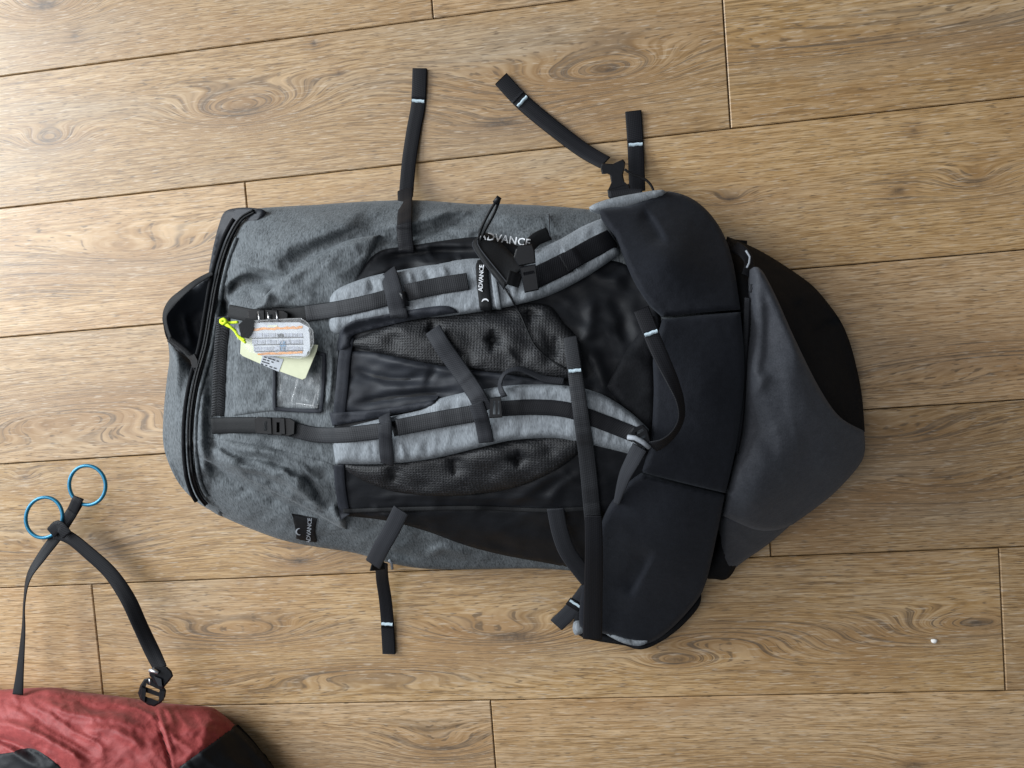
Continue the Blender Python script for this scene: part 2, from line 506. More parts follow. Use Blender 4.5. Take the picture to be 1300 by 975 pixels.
def woven(name, c1, c2, period, rough=0.75, spec=0.3, bstr=0.4, sheen=0.1):
    """cordura / foam cover: fine crossed threads"""
    m, nt, b = new_mat(name)
    tc = nd(nt, 'ShaderNodeTexCoord').outputs['Object']
    v = noise(nt, tc, 1.0 / period, 2, 0.6); w = noise(nt, tc, 16, 4, 0.6); w2 = noise(nt, tc, 160, 2)
    f = math_n(nt, 'ADD', math_n(nt, 'MULTIPLY', v, 0.5), math_n(nt, 'ADD', math_n(nt, 'MULTIPLY', w, 0.25), math_n(nt, 'MULTIPLY', w2, 0.25)))
    nt.links.new(ramp(nt, f, [(0.34, c1), (0.66, c2)]), b.inputs['Base Color'])
    b.inputs['Roughness'].default_value = rough; b.inputs['Specular IOR Level'].default_value = spec
    b.inputs['Sheen Weight'].default_value = sheen; b.inputs['Sheen Roughness'].default_value = 0.5; b.inputs['Sheen Tint'].default_value = (0.8, 0.88, 1, 1)
    h = math_n(nt, 'ADD', v, math_n(nt, 'MULTIPLY', w, 6.0))
    bump(nt, b, h, bstr, 0.0007)
    return m
def webbing(name, c1, c2, rough=0.5, spec=0.45):
    m, nt, b = new_mat(name)
    uv = nd(nt, 'ShaderNodeUVMap').outputs[0]
    sx = nd(nt, 'ShaderNodeSeparateXYZ'); nt.links.new(uv, sx.inputs[0]); u, v = sx.outputs[0], sx.outputs[1]
    rib = math_n(nt, 'SINE', math_n(nt, 'MULTIPLY', math_n(nt, 'ADD', u, math_n(nt, 'MULTIPLY', v, 0.35)), 2 * math.pi / 0.0024))
    thr = math_n(nt, 'SINE', math_n(nt, 'MULTIPLY', v, 2 * math.pi / 0.0022))
    nz = noise(nt, scaled(nt, uv, (900, 900, 1)), 1, 2)
    h = math_n(nt, 'ADD', math_n(nt, 'MULTIPLY', rib, 0.5), math_n(nt, 'ADD', math_n(nt, 'MULTIPLY', thr, 0.25), math_n(nt, 'MULTIPLY', nz, 0.6)))
    f = math_n(nt, 'MULTIPLY_ADD', h, 0.35, 0.35, True)
    nt.links.new(ramp(nt, f, [(0.1, c1), (0.9, c2)]), b.inputs['Base Color'])
    b.inputs['Roughness'].default_value = rough; b.inputs['Specular IOR Level'].default_value = spec
    bump(nt, b, h, 0.35, 0.0004)
    return m
def spacer(name):
    """air mesh: rows of little holes"""
    m, nt, b = new_mat(name)
    tc = nd(nt, 'ShaderNodeTexCoord').outputs['Object']
    sx = nd(nt, 'ShaderNodeSeparateXYZ')
    wob = nd(nt, 'ShaderNodeTexNoise'); wob.inputs['Scale'].default_value = 30; wob.inputs['Detail'].default_value = 2; nt.links.new(tc, wob.inputs['Vector'])
    vm = nd(nt, 'ShaderNodeVectorMath', operation='MULTIPLY_ADD'); nt.links.new(wob.outputs[1], vm.inputs[0]); vm.inputs[1].default_value = (0.006, 0.006, 0); nt.links.new(tc, vm.inputs[2])
    nt.links.new(scaled(nt, vm.outputs[0], (1, 1, 1), (0, 0, 0.08)), sx.inputs[0])
    a = math_n(nt, 'SINE', math_n(nt, 'MULTIPLY', sx.outputs[0], 2 * math.pi / 0.0036)); c = math_n(nt, 'SINE', math_n(nt, 'MULTIPLY', sx.outputs[1], 2 * math.pi / 0.0031))
    h = math_n(nt, 'MAXIMUM', a, c)
    nz = noise(nt, tc, 420, 2); nz2 = noise(nt, tc, 60, 3)
    f = math_n(nt, 'ADD', math_n(nt, 'MULTIPLY', h, 0.20), math_n(nt, 'ADD', math_n(nt, 'MULTIPLY', nz, 0.9), math_n(nt, 'MULTIPLY_ADD', nz2, 0.5, -0.35)))
    nt.links.new(ramp(nt, f, [(0.25, (0.003, 0.0033, 0.0045)), (0.55, (0.008, 0.0087, 0.0105)), (0.9, (0.055, 0.056, 0.062))]), b.inputs['Base Color'])
    b.inputs['Roughness'].default_value = 0.6; b.inputs['Specular IOR Level'].default_value = 0.35
    bump(nt, b, f, 0.8, 0.0010)
    return m
def plain(name, c, rough=0.4, spec=0.5, nscale=120, var=0.15, bs=0.1, **kw):
    m, nt, b = new_mat(name)
    tc = nd(nt, 'ShaderNodeTexCoord').outputs['Object']
    n = noise(nt, tc, nscale, 3, 0.6)
    nt.links.new(ramp(nt, n, [(0.25, [x * (1 - var) for x in c]), (0.75, [min(1, x * (1 + var)) for x in c])]), b.inputs['Base Color'])
    b.inputs['Roughness'].default_value = rough; b.inputs['Specular IOR Level'].default_value = spec
    for k, v in kw.items(): b.inputs[k].default_value = v
    bump(nt, b, n, bs, 0.001)
    return m
M = dict(
    heather=heather("grey_heather_fabric", (0.031, 0.036, 0.040), (0.143, 0.159, 0.171), sheen=0.06),
    heather_pad=heather("pale_heather_padding", (0.115, 0.127, 0.140), (0.245, 0.268, 0.292), sheen=0.06),
    nylon=nylon("black_nylon", (0.0058, 0.0066, 0.0086), 0.62, 0.20, 0.3),
    nylon_shiny=nylon("black_shiny_nylon", (0.0150, 0.0172, 0.0225), 0.62, 0.25, 0.25),
    lining=nylon("dark_lining", (0.017, 0.0195, 0.025), 0.6, 0.25, 0.5),
    cover=woven("charcoal_cover_fabric", (0.0235, 0.0255, 0.031), (0.046, 0.049, 0.058), 0.0016, 0.70, 0.20, 0.5, 0.08),
    cover_black=woven("black_cover_fabric", (0.0045, 0.005, 0.006), (0.009, 0.0095, 0.0115), 0.0016, 0.75, 0.10, 0.5, 0.0),
    foam=woven("dark_foam_cover", (0.0045, 0.0052, 0.0078), (0.0100, 0.0115, 0.0162), 0.0014, 0.8, 0.16, 0.45, 0.05),
    binding=woven("binding_tape_fabric", (0.008, 0.0095, 0.014), (0.017, 0.0195, 0.027), 0.0012, 0.7, 0.25, 0.4, 0.05),
    mesh=spacer("spacer_mesh"),
    web=webbing("black_webbing", (0.0022, 0.0024, 0.0032), (0.0135, 0.0140, 0.0175), 0.6, 0.14),
    web_grey=webbing("dark_grey_webbing", (0.006, 0.0066, 0.008), (0.036, 0.038, 0.043), 0.65, 0.2),
    web_flat=webbing("charcoal_webbing", (0.015, 0.0162, 0.020), (0.026, 0.028, 0.033), 0.7, 0.18),
    plastic=plain("black_plastic", (0.0055, 0.006, 0.0075), 0.38, 0.18, 300, 0.2, 0.05),
    stitch=plain("pale_stitching", (0.42, 0.52, 0.58), 0.7, 0.3, 900, 0.3, 0.4),
    print_white=plain("white_print", (0.62, 0.64, 0.67), 0.6, 0.3, 500, 0.15),
    print_grey=plain("grey_print", (0.25, 0.27, 0.30), 0.6, 0.3, 500, 0.2),
    lab=plain("black_label_fabric", (0.0045, 0.005, 0.006), 0.7, 0.2, 600, 0.3, 0.3),
    zip=plain("zip_coil", (0.0042, 0.0046, 0.0056), 0.55, 0.14, 500, 0.3, 0.4),
    metal=plain("worn_metal", (0.55, 0.56, 0.58), 0.32, 0.5, 200, 0.2, 0.1, Metallic=0.9),
    blue=plain("blue_anodised_ring", (0.005, 0.14, 0.25), 0.36, 0.5, 90, 0.15, 0.05, Metallic=0.3),
    lime=plain("lime_cord", (0.55, 0.75, 0.02), 0.7, 0.3, 700, 0.2, 0.6),
    cream=plain("cream_paper", (0.58, 0.60, 0.43), 0.7, 0.3, 90, 0.06, 0.05),
    card=plain("white_card", (0.40, 0.43, 0.47), 0.5, 0.4, 70, 0.10, 0.03),
    orange=plain("orange_print", (0.55, 0.23, 0.05), 0.55, 0.3, 260, 0.45, 0.03),
    ink=plain("dark_ink", (0.03, 0.035, 0.045), 0.55, 0.3, 260, 0.4, 0.03),
    ink_pale=plain("grey_ink", (0.26, 0.28, 0.33), 0.55, 0.3, 330, 0.6, 0.03),
    ink_blue=plain("blue_ink", (0.08, 0.18, 0.30), 0.55, 0.3, 260, 0.3, 0.03),
    crumb=plain("white_crumb", (0.75, 0.74, 0.72), 0.7, 0.3, 300, 0.1, 0.3),
)
def clear_plastic(name, rough=0.08, alpha=0.13):
    m, nt, b = new_mat(name)
    tc = nd(nt, 'ShaderNodeTexCoord').outputs['Object']
    b.inputs['Base Color'].default_value = (0.97, 0.985, 1, 1); b.inputs['Roughness'].default_value = rough
    b.inputs['Transmission Weight'].default_value = 0.0; b.inputs['Alpha'].default_value = alpha
    b.inputs['Specular IOR Level'].default_value = 0.9
    n = noise(nt, tc, 60, 3, 0.6, 0.5); bump(nt, b, n, 0.35, 0.003)
    return m
M['clear'] = clear_plastic("clear_plastic")
M['clear_window'] = clear_plastic("clear_window_film", 0.15, 0.055)
def red_fabric():
    m, nt, b = new_mat("red_ripstop_fabric")
    tc = nd(nt, 'ShaderNodeTexCoord').outputs['Object']
    a = noise(nt, scaled(nt, tc, (500, 500, 500)), 1, 2); w = noise(nt, tc, 22, 5, 0.65, 0.8); w2 = noise(nt, scaled(nt, tc, (70, 200, 100), (0, 0, 0.5)), 1, 3, 0.6)
    f = math_n(nt, 'ADD', math_n(nt, 'MULTIPLY', w, 0.5), math_n(nt, 'ADD', math_n(nt, 'MULTIPLY', a, 0.2), math_n(nt, 'MULTIPLY', w2, 0.3)))
    nt.links.new(ramp(nt, f, [(0.32, (0.160, 0.024, 0.024)), (0.5, (0.240, 0.038, 0.037)), (0.70, (0.32, 0.062, 0.058))]), b.inputs['Base Color'])
    b.inputs['Roughness'].default_value = 0.6; b.inputs['Specular IOR Level'].default_value = 0.22
    b.inputs['Sheen Weight'].default_value = 0.04
    h = math_n(nt, 'ADD', math_n(nt, 'MULTIPLY', w, 3.0), math_n(nt, 'ADD', w2, math_n(nt, 'MULTIPLY', a, 0.15)))
    bump(nt, b, h, 0.5, 0.0014)
    return m
M['red'] = red_fabric()

# ---------------------------------------------------------------- floor of oak planks
LW = 6.72 * PW; YTOP = 2.3781424 * PW        # plank length; y of the joint under row 0
def wood(name, seed, tone, warm, knots):
    """oak plank: knots = (x, y, long radius, short radius, swell, darkness) in the plank's own metres"""
    m, nt, b = new_mat(name)
    tc = nd(nt, 'ShaderNodeTexCoord').outputs['Object']
    sx = nd(nt, 'ShaderNodeSeparateXYZ'); nt.links.new(tc, sx.inputs[0])
    off = (seed * 1.37, seed * 2.11, seed * 0.73)
    low = noise(nt, scaled(nt, tc, (2.2, 9, 1), loc=off), 1, 2, 0.5)
    mid = noise(nt, scaled(nt, tc, (7, 34, 1), loc=off), 1, 2, 0.5)
    F = math_n(nt, 'MULTIPLY_ADD', low, 0.022, math_n(nt, 'MULTIPLY_ADD', mid, 0.004, sx.outputs[1]))
    near = None; core = None
    for (kx, ky, a, c, sw, dk) in knots:
        if dk == 0: a = a * 1.45
        s = scaled(nt, tc, (1 / a, 1 / c, 0), loc=(-kx / a, -ky / c, 0))
        dp = nd(nt, 'ShaderNodeVectorMath', operation='DOT_PRODUCT'); nt.links.new(s, dp.inputs[0]); nt.links.new(s, dp.inputs[1])
        g = math_n(nt, 'POWER', 0.36788, dp.outputs['Value'])
        F = math_n(nt, 'MULTIPLY_ADD', g, sw, F)
        near = g if near is None else math_n(nt, 'MAXIMUM', near, g)
        if dk > 0:
            q = math_n(nt, 'MULTIPLY', math_n(nt, 'POWER', 0.36788, math_n(nt, 'MULTIPLY', dp.outputs['Value'], 15.0)), dk)
            core = q if core is None else math_n(nt, 'MAXIMUM', core, q)
    cb = nd(nt, 'ShaderNodeCombineXYZ'); nt.links.new(math_n(nt, 'MULTIPLY', F, 1.0), cb.inputs[1]); nt.links.new(math_n(nt, 'MULTIPLY', sx.outputs[0], 0.02), cb.inputs[0])
    rings = noise(nt, scaled(nt, cb.outputs[0], (60, 120, 1), loc=off), 1, 3, 0.65)           # growth rings
    line = noise(nt, scaled(nt, cb.outputs[0], (90, 260, 1), loc=(off[1], off[0], 0)), 1, 1, 0.5)
    # the grain follows the swelling round the knots
    cg = nd(nt, 'ShaderNodeCombineXYZ'); nt.links.new(F, cg.inputs[1]); nt.links.new(sx.outputs[0], cg.inputs[0])
    fine = noise(nt, scaled(nt, cg.outputs[0], (26, 620, 1), loc=off), 1, 2, 0.6)
    streak = noise(nt, scaled(nt, cg.outputs[0], (6, 190, 1), loc=(off[1], off[2], 0)), 1, 3, 0.65)
    pores = noise(nt, scaled(nt, cg.outputs[0], (55, 760, 1), loc=(off[2], off[0], 0)), 1, 1, 0.5)
    patch = noise(nt, scaled(nt, tc, (3.2, 9, 1), loc=(off[2], off[1], 0)), 1, 4, 0.6)
    patch2 = noise(nt, scaled(nt, tc, (2.1, 13, 1), loc=(off[0], off[2], 0)), 1, 3, 0.55)
    fleck = noise(nt, scaled(nt, tc, (50, 460, 1), (0, 0, 0.10), off), 1, 2, 0.5)
    pale = [0.415 * tone, 0.292 * tone * (1 - 0.03 * warm), 0.176 * tone * (1 - 0.14 * warm)]
    mids = [0.315 * tone, 0.198 * tone * (1 - 0.04 * warm), 0.098 * tone * (1 - 0.2 * warm)]
    deep = [0.130 * tone, 0.078 * tone, 0.037 * tone]
    f = math_n(nt, 'ADD', math_n(nt, 'MULTIPLY', rings, 0.20), math_n(nt, 'ADD', math_n(nt, 'MULTIPLY', fine, 0.62), math_n(nt, 'ADD', math_n(nt, 'MULTIPLY', streak, 0.26), math_n(nt, 'MULTIPLY', patch, 0.20))))
    c = ramp(nt, f, [(0.46, deep), (0.60, mids), (0.71, pale), (0.84, [min(1, x * 1.3) for x in pale])])
    # greyer limed zones, golden and brown stained zones
    c = mixc(nt, math_n(nt, 'MULTIPLY', math_n(nt, 'SUBTRACT', patch2, 0.50, None, True), 2.6, None, True), c, mixc(nt, fine, (0.20 * tone, 0.155 * tone, 0.105 * tone), (0.46 * tone, 0.37 * tone, 0.265 * tone)))
    c = mixc(nt, math_n(nt, 'MULTIPLY', math_n(nt, 'SUBTRACT', patch, 0.47, None, True), 3.0, None, True), c, mixc(nt, fine, (0.12 * tone, 0.060 * tone, 0.022 * tone), (0.35 * tone, 0.192 * tone, 0.072 * tone)))
    if near is not None: c = mixc(nt, math_n(nt, 'MULTIPLY', math_n(nt, 'POWER', near, 1.4), 0.55), c, (0.225 * tone, 0.125 * tone, 0.052 * tone))
    # dark ring lines, strongest near a knot
    lm = ramp(nt, line, [(0.545, (0, 0, 0)), (0.60, (1, 1, 1)), (0.68, (0.35, 0.35, 0.35))])
    amt = 0.10
    if near is not None: amt = math_n(nt, 'MULTIPLY_ADD', math_n(nt, 'POWER', near, 0.5), 0.85, 0.05, True)
    brk = math_n(nt, 'MULTIPLY_ADD', noise(nt, scaled(nt, tc, (18, 50, 1), loc=off), 1, 3, 0.6), 2.6, -0.45, True)
    c = mixc(nt, math_n(nt, 'MULTIPLY', math_n(nt, 'MULTIPLY', lm, brk), amt), c, (0.080, 0.060, 0.044))
    # open pores: short dark dashes, and limed pale dashes
    c = mixc(nt, ramp(nt, pores, [(0.60, (0, 0, 0)), (0.68, (0.75, 0.75, 0.75))]), c, (0.105, 0.068, 0.038))
    c = mixc(nt, ramp(nt, fleck, [(0.58, (0, 0, 0)), (0.72, (0.5, 0.5, 0.5))]), c, (0.52, 0.43, 0.33))
    if core is not None:
        jag = math_n(nt, 'MULTIPLY', core, math_n(nt, 'MULTIPLY_ADD', noise(nt, tc, 130, 3, 0.7), 1.8, -0.15, True), None, True)
        c = mixc(nt, jag, c, (0.040, 0.030, 0.024))
    # faint pale scratches across the grain
    scr = noise(nt, scaled(nt, tc, (9, 420, 1), (0, 0, 1.15 + 0.5 * math.sin(seed)), off), 1, 1, 0.5)
    sm = math_n(nt, 'MULTIPLY', ramp(nt, scr, [(0.72, (0, 0, 0)), (0.76, (1, 1, 1))]), math_n(nt, 'MULTIPLY_ADD', noise(nt, tc, 5.5, 2), 3.0, -1.65, True))
    c = mixc(nt, math_n(nt, 'MULTIPLY', sm, 0.45), c, (0.60, 0.50, 0.36))
    nt.links.new(c, b.inputs['Base Color'])
    b.inputs['Roughness'].default_value = 0.46; b.inputs['Specular IOR Level'].default_value = 0.55
    nt.links.new(math_n(nt, 'MULTIPLY_ADD', fine, 0.22, 0.33), b.inputs['Roughness'])
    bump(nt, b, math_n(nt, 'ADD', fine, math_n(nt, 'MULTIPLY', pores, -0.7)), 0.22, 0.0012)
    return m
def plank_mesh(w, l, name="plank"):
    """bevelled board, top at z = 0"""
    bv = 0.0011; th = 0.008
    V = []; F = []
    for (x, y, z) in ((l / 2, w / 2, -th), (l / 2, w / 2, -bv), (l / 2 - bv, w / 2 - bv, 0)):
        V += [(-x, -y, z), (x, -y, z), (x, y, z), (-x, y, z)]
    for r in (0, 4):
        for i in range(4):
            j = (i + 1) % 4; F.append((r + i, r + j, r + 4 + j, r + 4 + i))
    F.append((8, 9, 10, 11)); F.append((3, 2, 1, 0))
    return mesh_of(name, V, F)
floor = bpy.data.objects.new("floor", None); col.objects.link(floor); floor['kind'] = 'structure'; floor.location = (0, 0, 0)
rows = {-1: 2.0, 0: -1.0675, 1: 0.946, 2: -2.594, 3: 0.55, 4: 1.039, 5: 2.545, 6: -1.05, 7: 3.1, 8: 0.2}
KN = [  # px, py, long, short (m), swell, darkness
    (312, 140, .115, .030, .060, .55), (64, 180, .055, .020, .032, .35), (58, 6, .075, .030, .05, 1.0), (634, 156, .10, .022, .03, .8),
    (772, 88, .06, .018, .022, .8), (715, 108, .16, .045, .05, 0), (927, 253, .035, .012, .014, .8), (1239, 231, .05, .02, .02, .4),
    (150, 330, .17, .035, .055, 0), (60, 352, .10, .03, -.035, 0), (380, 712, .06, .022, .022, .9), (654, 809, .15, .030, .045, .8), (858, 838, .06, .018, .024, .7),
    (960, 812, .14, .030, -.045, 0), (1245, 792, .09, .022, .045, .6), (1090, 815, .12, .030, .042, 0), (1160, 972, .06, .02, .02, .8), (30, 606, .03, .012, .012, .8),
    (300, 806, .10, .024, .035, .0), (480, 852, .15, .022, -.035, 0), (1120, 560, .12, .035, .035, 0), (1250, 450, .14, .03, -.03, 0), (555, 950, .10, .03, .035, .2), (1210, 620, .10, .025, .03, 0),
    (95, 45, .02, .016, .003, .95), (398, 55, .016, .016, .002, .9), (1140, 243, .035, .022, .003, .75), (430, 92, .012, .012, .002, .6), (1160, 165, .016, .012, .002, .6),
    (60, 700, .14, .03, .03, 0), (1040, 60, .2, .03, .03, 0), (150, 505, .16, .03, -.03, 0)]
KW = [(at(k[0], k[1], 0.0), k) for k in KN]
full = plank_mesh(PW - 0.0014, LW - 0.0016)
tones = [(1.04, .4), (.94, .8), (1.13, .2), (1.00, 1.3), (1.16, .5), (.92, .8), (1.07, 1.1)]
nseed = 1
for r, jx in rows.items():
    yc = YTOP + (0.5 - r) * PW
    for k in (-2, -1, 0, 1):
        x0 = jx * PW + k * LW; xc = x0 + LW / 2
        if x0 > 1.15 or x0 + LW < -1.25: continue
        kn = [(w[0] - xc, w[1] - yc, q[2], q[3], q[4], q[5]) for w, q in KW if abs(w[1] - yc) < PW / 2 and abs(w[0] - xc) < LW / 2]
        if len(kn) < 2: kn.append((random.uniform(-.5, .5), random.uniform(-.06, .06), .14, .03, random.choice((-.04, .04)), 0))
        t, wv = tones[(r * 3 + k * 2 + 7) % len(tones)]
        o = bpy.data.objects.new("plank", full); col.objects.link(o); o.parent = floor; o.location = (xc, yc, 0)
        mt = wood("oak_plank_%d" % nseed, nseed, t, wv, kn); nseed += 1
        if not full.materials: full.materials.append(mt)
        o.material_slots[0].link = 'OBJECT'; o.material_slots[0].material = mt
# dark underlay seen down in the joints
ul = mesh_of("underlay", [(-1.7, -1.5, -0.0075), (1.7, -1.5, -0.0075), (1.7, 1.3, -0.0075), (-1.7, 1.3, -0.0075)], [(0, 1, 2, 3)])
link("underlay", ul, plain("dark_underlay", (0.03, 0.025, 0.022), 0.9, 0.1), floor, smooth=False)
cw = at(1185, 813, 0.0)
cb_v = [cw + np.array([random.uniform(.8, 1.2) * .0045 * math.cos(a) * math.cos(e), random.uniform(.8, 1.2) * .0032 * math.sin(a) * math.cos(e), .002 + .002 * math.sin(e)]) for e in (-1.2, -.4, .5, 1.2) for a in [i * math.pi / 4 for i in range(8)]]
cb_f = [(r * 8 + i, r * 8 + (i + 1) % 8, r * 8 + 8 + (i + 1) % 8, r * 8 + 8 + i) for r in range(3) for i in range(8)] + [tuple(range(24, 32)), tuple(range(8))[::-1]]
link("paper_crumb", mesh_of("paper_crumb", np.array(cb_v) , cb_f), M['crumb'], None, label="tiny white crumb lying alone on the floor planks", category="crumb")

# ---------------------------------------------------------------- the backpack
bag = empty("backpack", tuple(at(620, 490, 0.0)), "large grey and black travel backpack lying on its front, shoulder straps and hip belt up", "backpack")
ZE = 0.045
crown = tps([(215, 520, .07), (260, 400, .105), (300, 300, .10), (350, 290, .10), (300, 450, .125), (300, 580, .12), (350, 650, .10), (420, 340, .14),
             (420, 450, .14), (430, 560, .145), (420, 650, .11), (550, 300, .12), (550, 420, .155), (550, 560, .155), (550, 640, .13), (550, 700, .08),
             (700, 290, .12), (700, 420, .16), (700, 560, .165), (700, 650, .13), (700, 710, .07), (850, 300, .12), (850, 450, .16), (850, 600, .15), (930, 450, .15)])
shell_folds = [
    ([(320, 322), (350, 318), (388, 302), (440, 284), (484, 280)], 15, 28, 18),
    ([(338, 356), (360, 342), (390, 322), (432, 302), (474, 294)], -5, 10, 12),
    ([(290, 325), (318, 337), (350, 344), (374, 352)], 10, 16, 6),
    ([(292, 388), (298, 362), (318, 352), (345, 358), (356, 366)], -13, 6, 13),
    ([(318, 376), (332, 370), (346, 376)], 8, 9, 9),
    ([(283, 378), (284, 395), (292, 402)], -12, 8, 9),
    ([(300, 292), (340, 290), (400, 288), (450, 280)], 5, 20, 24),
    ([(296, 296), (286, 322), (280, 350)], 7, 8, 14),
    ([(470, 290), (520, 284), (570, 270), (615, 264)], 9, 9, 7),
    ([(470, 303), (520, 301), (565, 288), (600, 274)], -9, 8, 8),
    ([(620, 272), (660, 276), (720, 274)], 4, 9, 12),
    ([(560, 286), (590, 292), (620, 290)], 5, 6, 6),
    ([(285, 400), (278, 440), (276, 500), (280, 545)], -7, 8, 9),
    ([(262, 470), (256, 520), (258, 580), (272, 620)], 7, 9, 9),
    ([(418, 430), (421, 470), (416, 520)], 6, 5, 6),
    ([(240, 558), (262, 578), (300, 590), (345, 601), (385, 625), (425, 660)], 15, 17, 7),
    ([(246, 582), (290, 606), (340, 630), (395, 653), (430, 670)], -9, 5, 12),
    ([(258, 548), (300, 568), (340, 574), (380, 590), (420, 625)], 7, 7, 8),
    ([(262, 560), (300, 578), (345, 586), (390, 606)], -7, 5, 5),
    ([(300, 584), (330, 592), (352, 606)], -6, 4, 5),
    ([(352, 590), (372, 606), (392, 612)], 6, 5, 5),
    ([(380, 596), (396, 612), (412, 640)], -6, 5, 6),
    ([(275, 565), (282, 575), (294, 580)], 6, 4, 4),
    ([(420, 636), (428, 655), (440, 668)], 11, 7, 7),
    ([(300, 548), (340, 556), (380, 562), (420, 574)], -6, 7, 9),
    ([(330, 480), (350, 500), (340, 525)], 3, 10, 10),
    ([(540, 706), (560, 696), (600, 704)], 8, 9, 9),
    ([(470, 690), (500, 702), (540, 712)], -5, 8, 8),
    ([(690, 268), (698, 300)], -2, 3, 3),
    ([(232, 560), (240, 585), (250, 610)], 3, 5, 5),
]
def ze_shell(P): return ZE + 0.045 * np.exp(-((P[:, 0] - 250) / 45) ** 2) * np.clip((P[:, 1] - 330) / 60, 0, 1) * np.clip((650 - P[:, 1]) / 50, 0, 1)
def shell_z(P, d):
    ze = ze_shell(P); D = 62.0
    q = np.clip(d / D, 0, 1)
    z = ze + np.maximum(crown(P) - ze, 0.02) * np.sqrt(np.maximum(0, 1 - (1 - q) ** 2))
    k = np.clip(d / 14, 0, 1)
    z = z + folds(P, shell_folds) * k
    z = z + blobs(P, [(325, 366, -22, 24, 17), (336, 376, 15, 10, 8), (286, 390, -13, 8, 15), (345, 330, 4, 14, 10)]) * k
    z = z + k * .0070 * (creases(P, 85, 16, .48, 2.2, 2.0) - .55) * zone(P, [(330, 600, 95, 38), (420, 640, 30, 30)])
    z = z + k * .0060 * (creases(P, 60, 15, -.55, 5.2, 2.0) - .55) * zone(P, [(330, 345, 60, 48), (470, 310, 60, 26), (590, 285, 50, 22)])
    z = z + k * .0040 * (creases(P, 24, 12, 1.35, 8.2) - .6) * zone(P, [(258, 520, 18, 90), (420, 480, 16, 50)])
    z = z + k * (0.0030 * vnoise(P, 46, 17, 0.35, 1.1) + 0.0016 * vnoise(P, 22, 10, -0.5, 2.7) + 0.0006 * vnoise(P, 9, 7, 0.2, 5.1))
    z = z - 0.014 * np.exp(-((P[:, 0] - 350) / 62) ** 2 - ((P[:, 1] - 475) / 42) ** 2)      # the flat yoke sags
    return z
# the opened end pocket and its front face, left of the long zip
lin_tps = tps([(262, 350, .075), (235, 370, .075), (207, 402, .075), (213, 432, .080), (246, 465, .085), (240, 410, .030), (262, 430, .03), (262, 390, .040), (280, 330, .065), (300, 280, .06), (284, 270, .035), (278, 290, .03)])
slab("pocket_lining", [(322, 264), (300, 264), (285, 269), (278, 285), (271, 312), (266, 338), (262, 351), (238, 367), (218, 384), (207, 400), (207, 411), (214, 434), (240, 456), (254, 474), (285, 470), (292, 400), (296, 340), (310, 300), (335, 270)],
     lambda P, d: lin_tps(P) + .004 * vnoise(P, 14, 26, .5, 4.4) + folds(P, [([(232, 395), (238, 425), (246, 445)], 9, 5, 6), ([(262, 395), (256, 430)], 7, 4, 8)]), M['lining'], bag, step=4, to_floor=.012)
fp_tps = tps([(213, 432, .080), (246, 465, .088), (236, 560, .085), (262, 645, .06), (207, 560, .040), (215, 590, .040), (210, 490, .05), (225, 470, .085), (230, 618, .035), (222, 540, .078), (228, 580, .07), (270, 560, .07), (270, 480, .07)])
slab("front_panel", [(213, 432), (213, 432), (232, 447), (250, 468), (276, 470), (276, 560), (278, 620), (285, 655), (264, 646), (246, 634), (228, 615), (214, 588), (207, 560), (208, 520), (212, 480), (215, 455)],
     lambda P, d: ZE + (fp_tps(P) - ZE) * np.sqrt(np.maximum(0, 1 - (1 - np.clip(d / 20, 0, 1)) ** 2)) + .0015 * vnoise(P, 12, 34, 0, 3.1) + folds(P, [([(222, 440), (226, 470), (224, 510)], 6, 5, 5)]) * np.clip(d / 8, 0, 1), M['heather'], bag, step=4, to_floor=.02)
S = [(324, 265), (324, 265), (345, 263), (400, 260), (460, 256), (520, 254), (560, 256), (600, 259), (640, 259), (690, 261), (730, 264), (765, 268), (850, 276), (905, 320), (932, 400), (932, 560),
     (908, 640), (858, 712), (800, 726), (735, 725), (690, 722), (640, 722), (590, 723), (540, 722), (500, 716), (450, 702), (400, 694), (360, 686), (320, 672), (285, 657), (262, 645), (262, 645),
     (250, 630), (241, 600), (238, 560), (240, 520), (247, 480), (258, 440), (265, 400), (271, 365), (279, 330), (290, 300), (304, 278)]
BPOLY = [(431, 425), (431, 425), (442, 385), (456, 348), (480, 320), (520, 312), (600, 301), (640, 305), (700, 330), (770, 330), (805, 345), (838, 400), (842, 560), (820, 620), (800, 650), (770, 695), (744, 726), (744, 726), (700, 716), (640, 705), (590, 692), (540, 674), (490, 661), (438, 655), (438, 655), (430, 600), (424, 520)]
shell = slab("shell", S, shell_z, M['heather'], bag, step=2.5, to_floor=.03, under=(BPOLY,))
# two big folds of the slack cloth, lying over the rest
def over(line, amp, w, base=.0012, cr=None):
    H = HM.copy(); L = spline(line, 6)
    def f(P, d):
        global HM
        keep = HM; HM = H; z = hm(P); HM = keep
        e = segdist(P, L)[0]
        z = z + base + amp * np.exp(-e / w) * np.sqrt(np.maximum(.02, 1 - (1 - np.clip(np.minimum(d, e) / 9, 0, 1)) ** 2))
        if cr is not None: z = z + cr(P) * np.clip(d / 8, 0, 1)
        return z
    return f
slab("fabric_fold", [(319, 394), (319, 394), (334, 378), (352, 360), (386, 333), (420, 314), (448, 303), (482, 298), (482, 298), (470, 322), (456, 348), (446, 372), (430, 384), (400, 388), (360, 390), (340, 393)],
     over([(319, 394), (334, 378), (352, 360), (386, 333), (420, 314), (448, 303), (482, 298)], .021, 30, cr=lambda P: .004 * (creases(P, 28, 14, -.6, 6.6) - .6) + .006 * blobs(P, [(440, 330, 400, 12, 18)])), M['heather'], bag, step=3, skirt=.014)
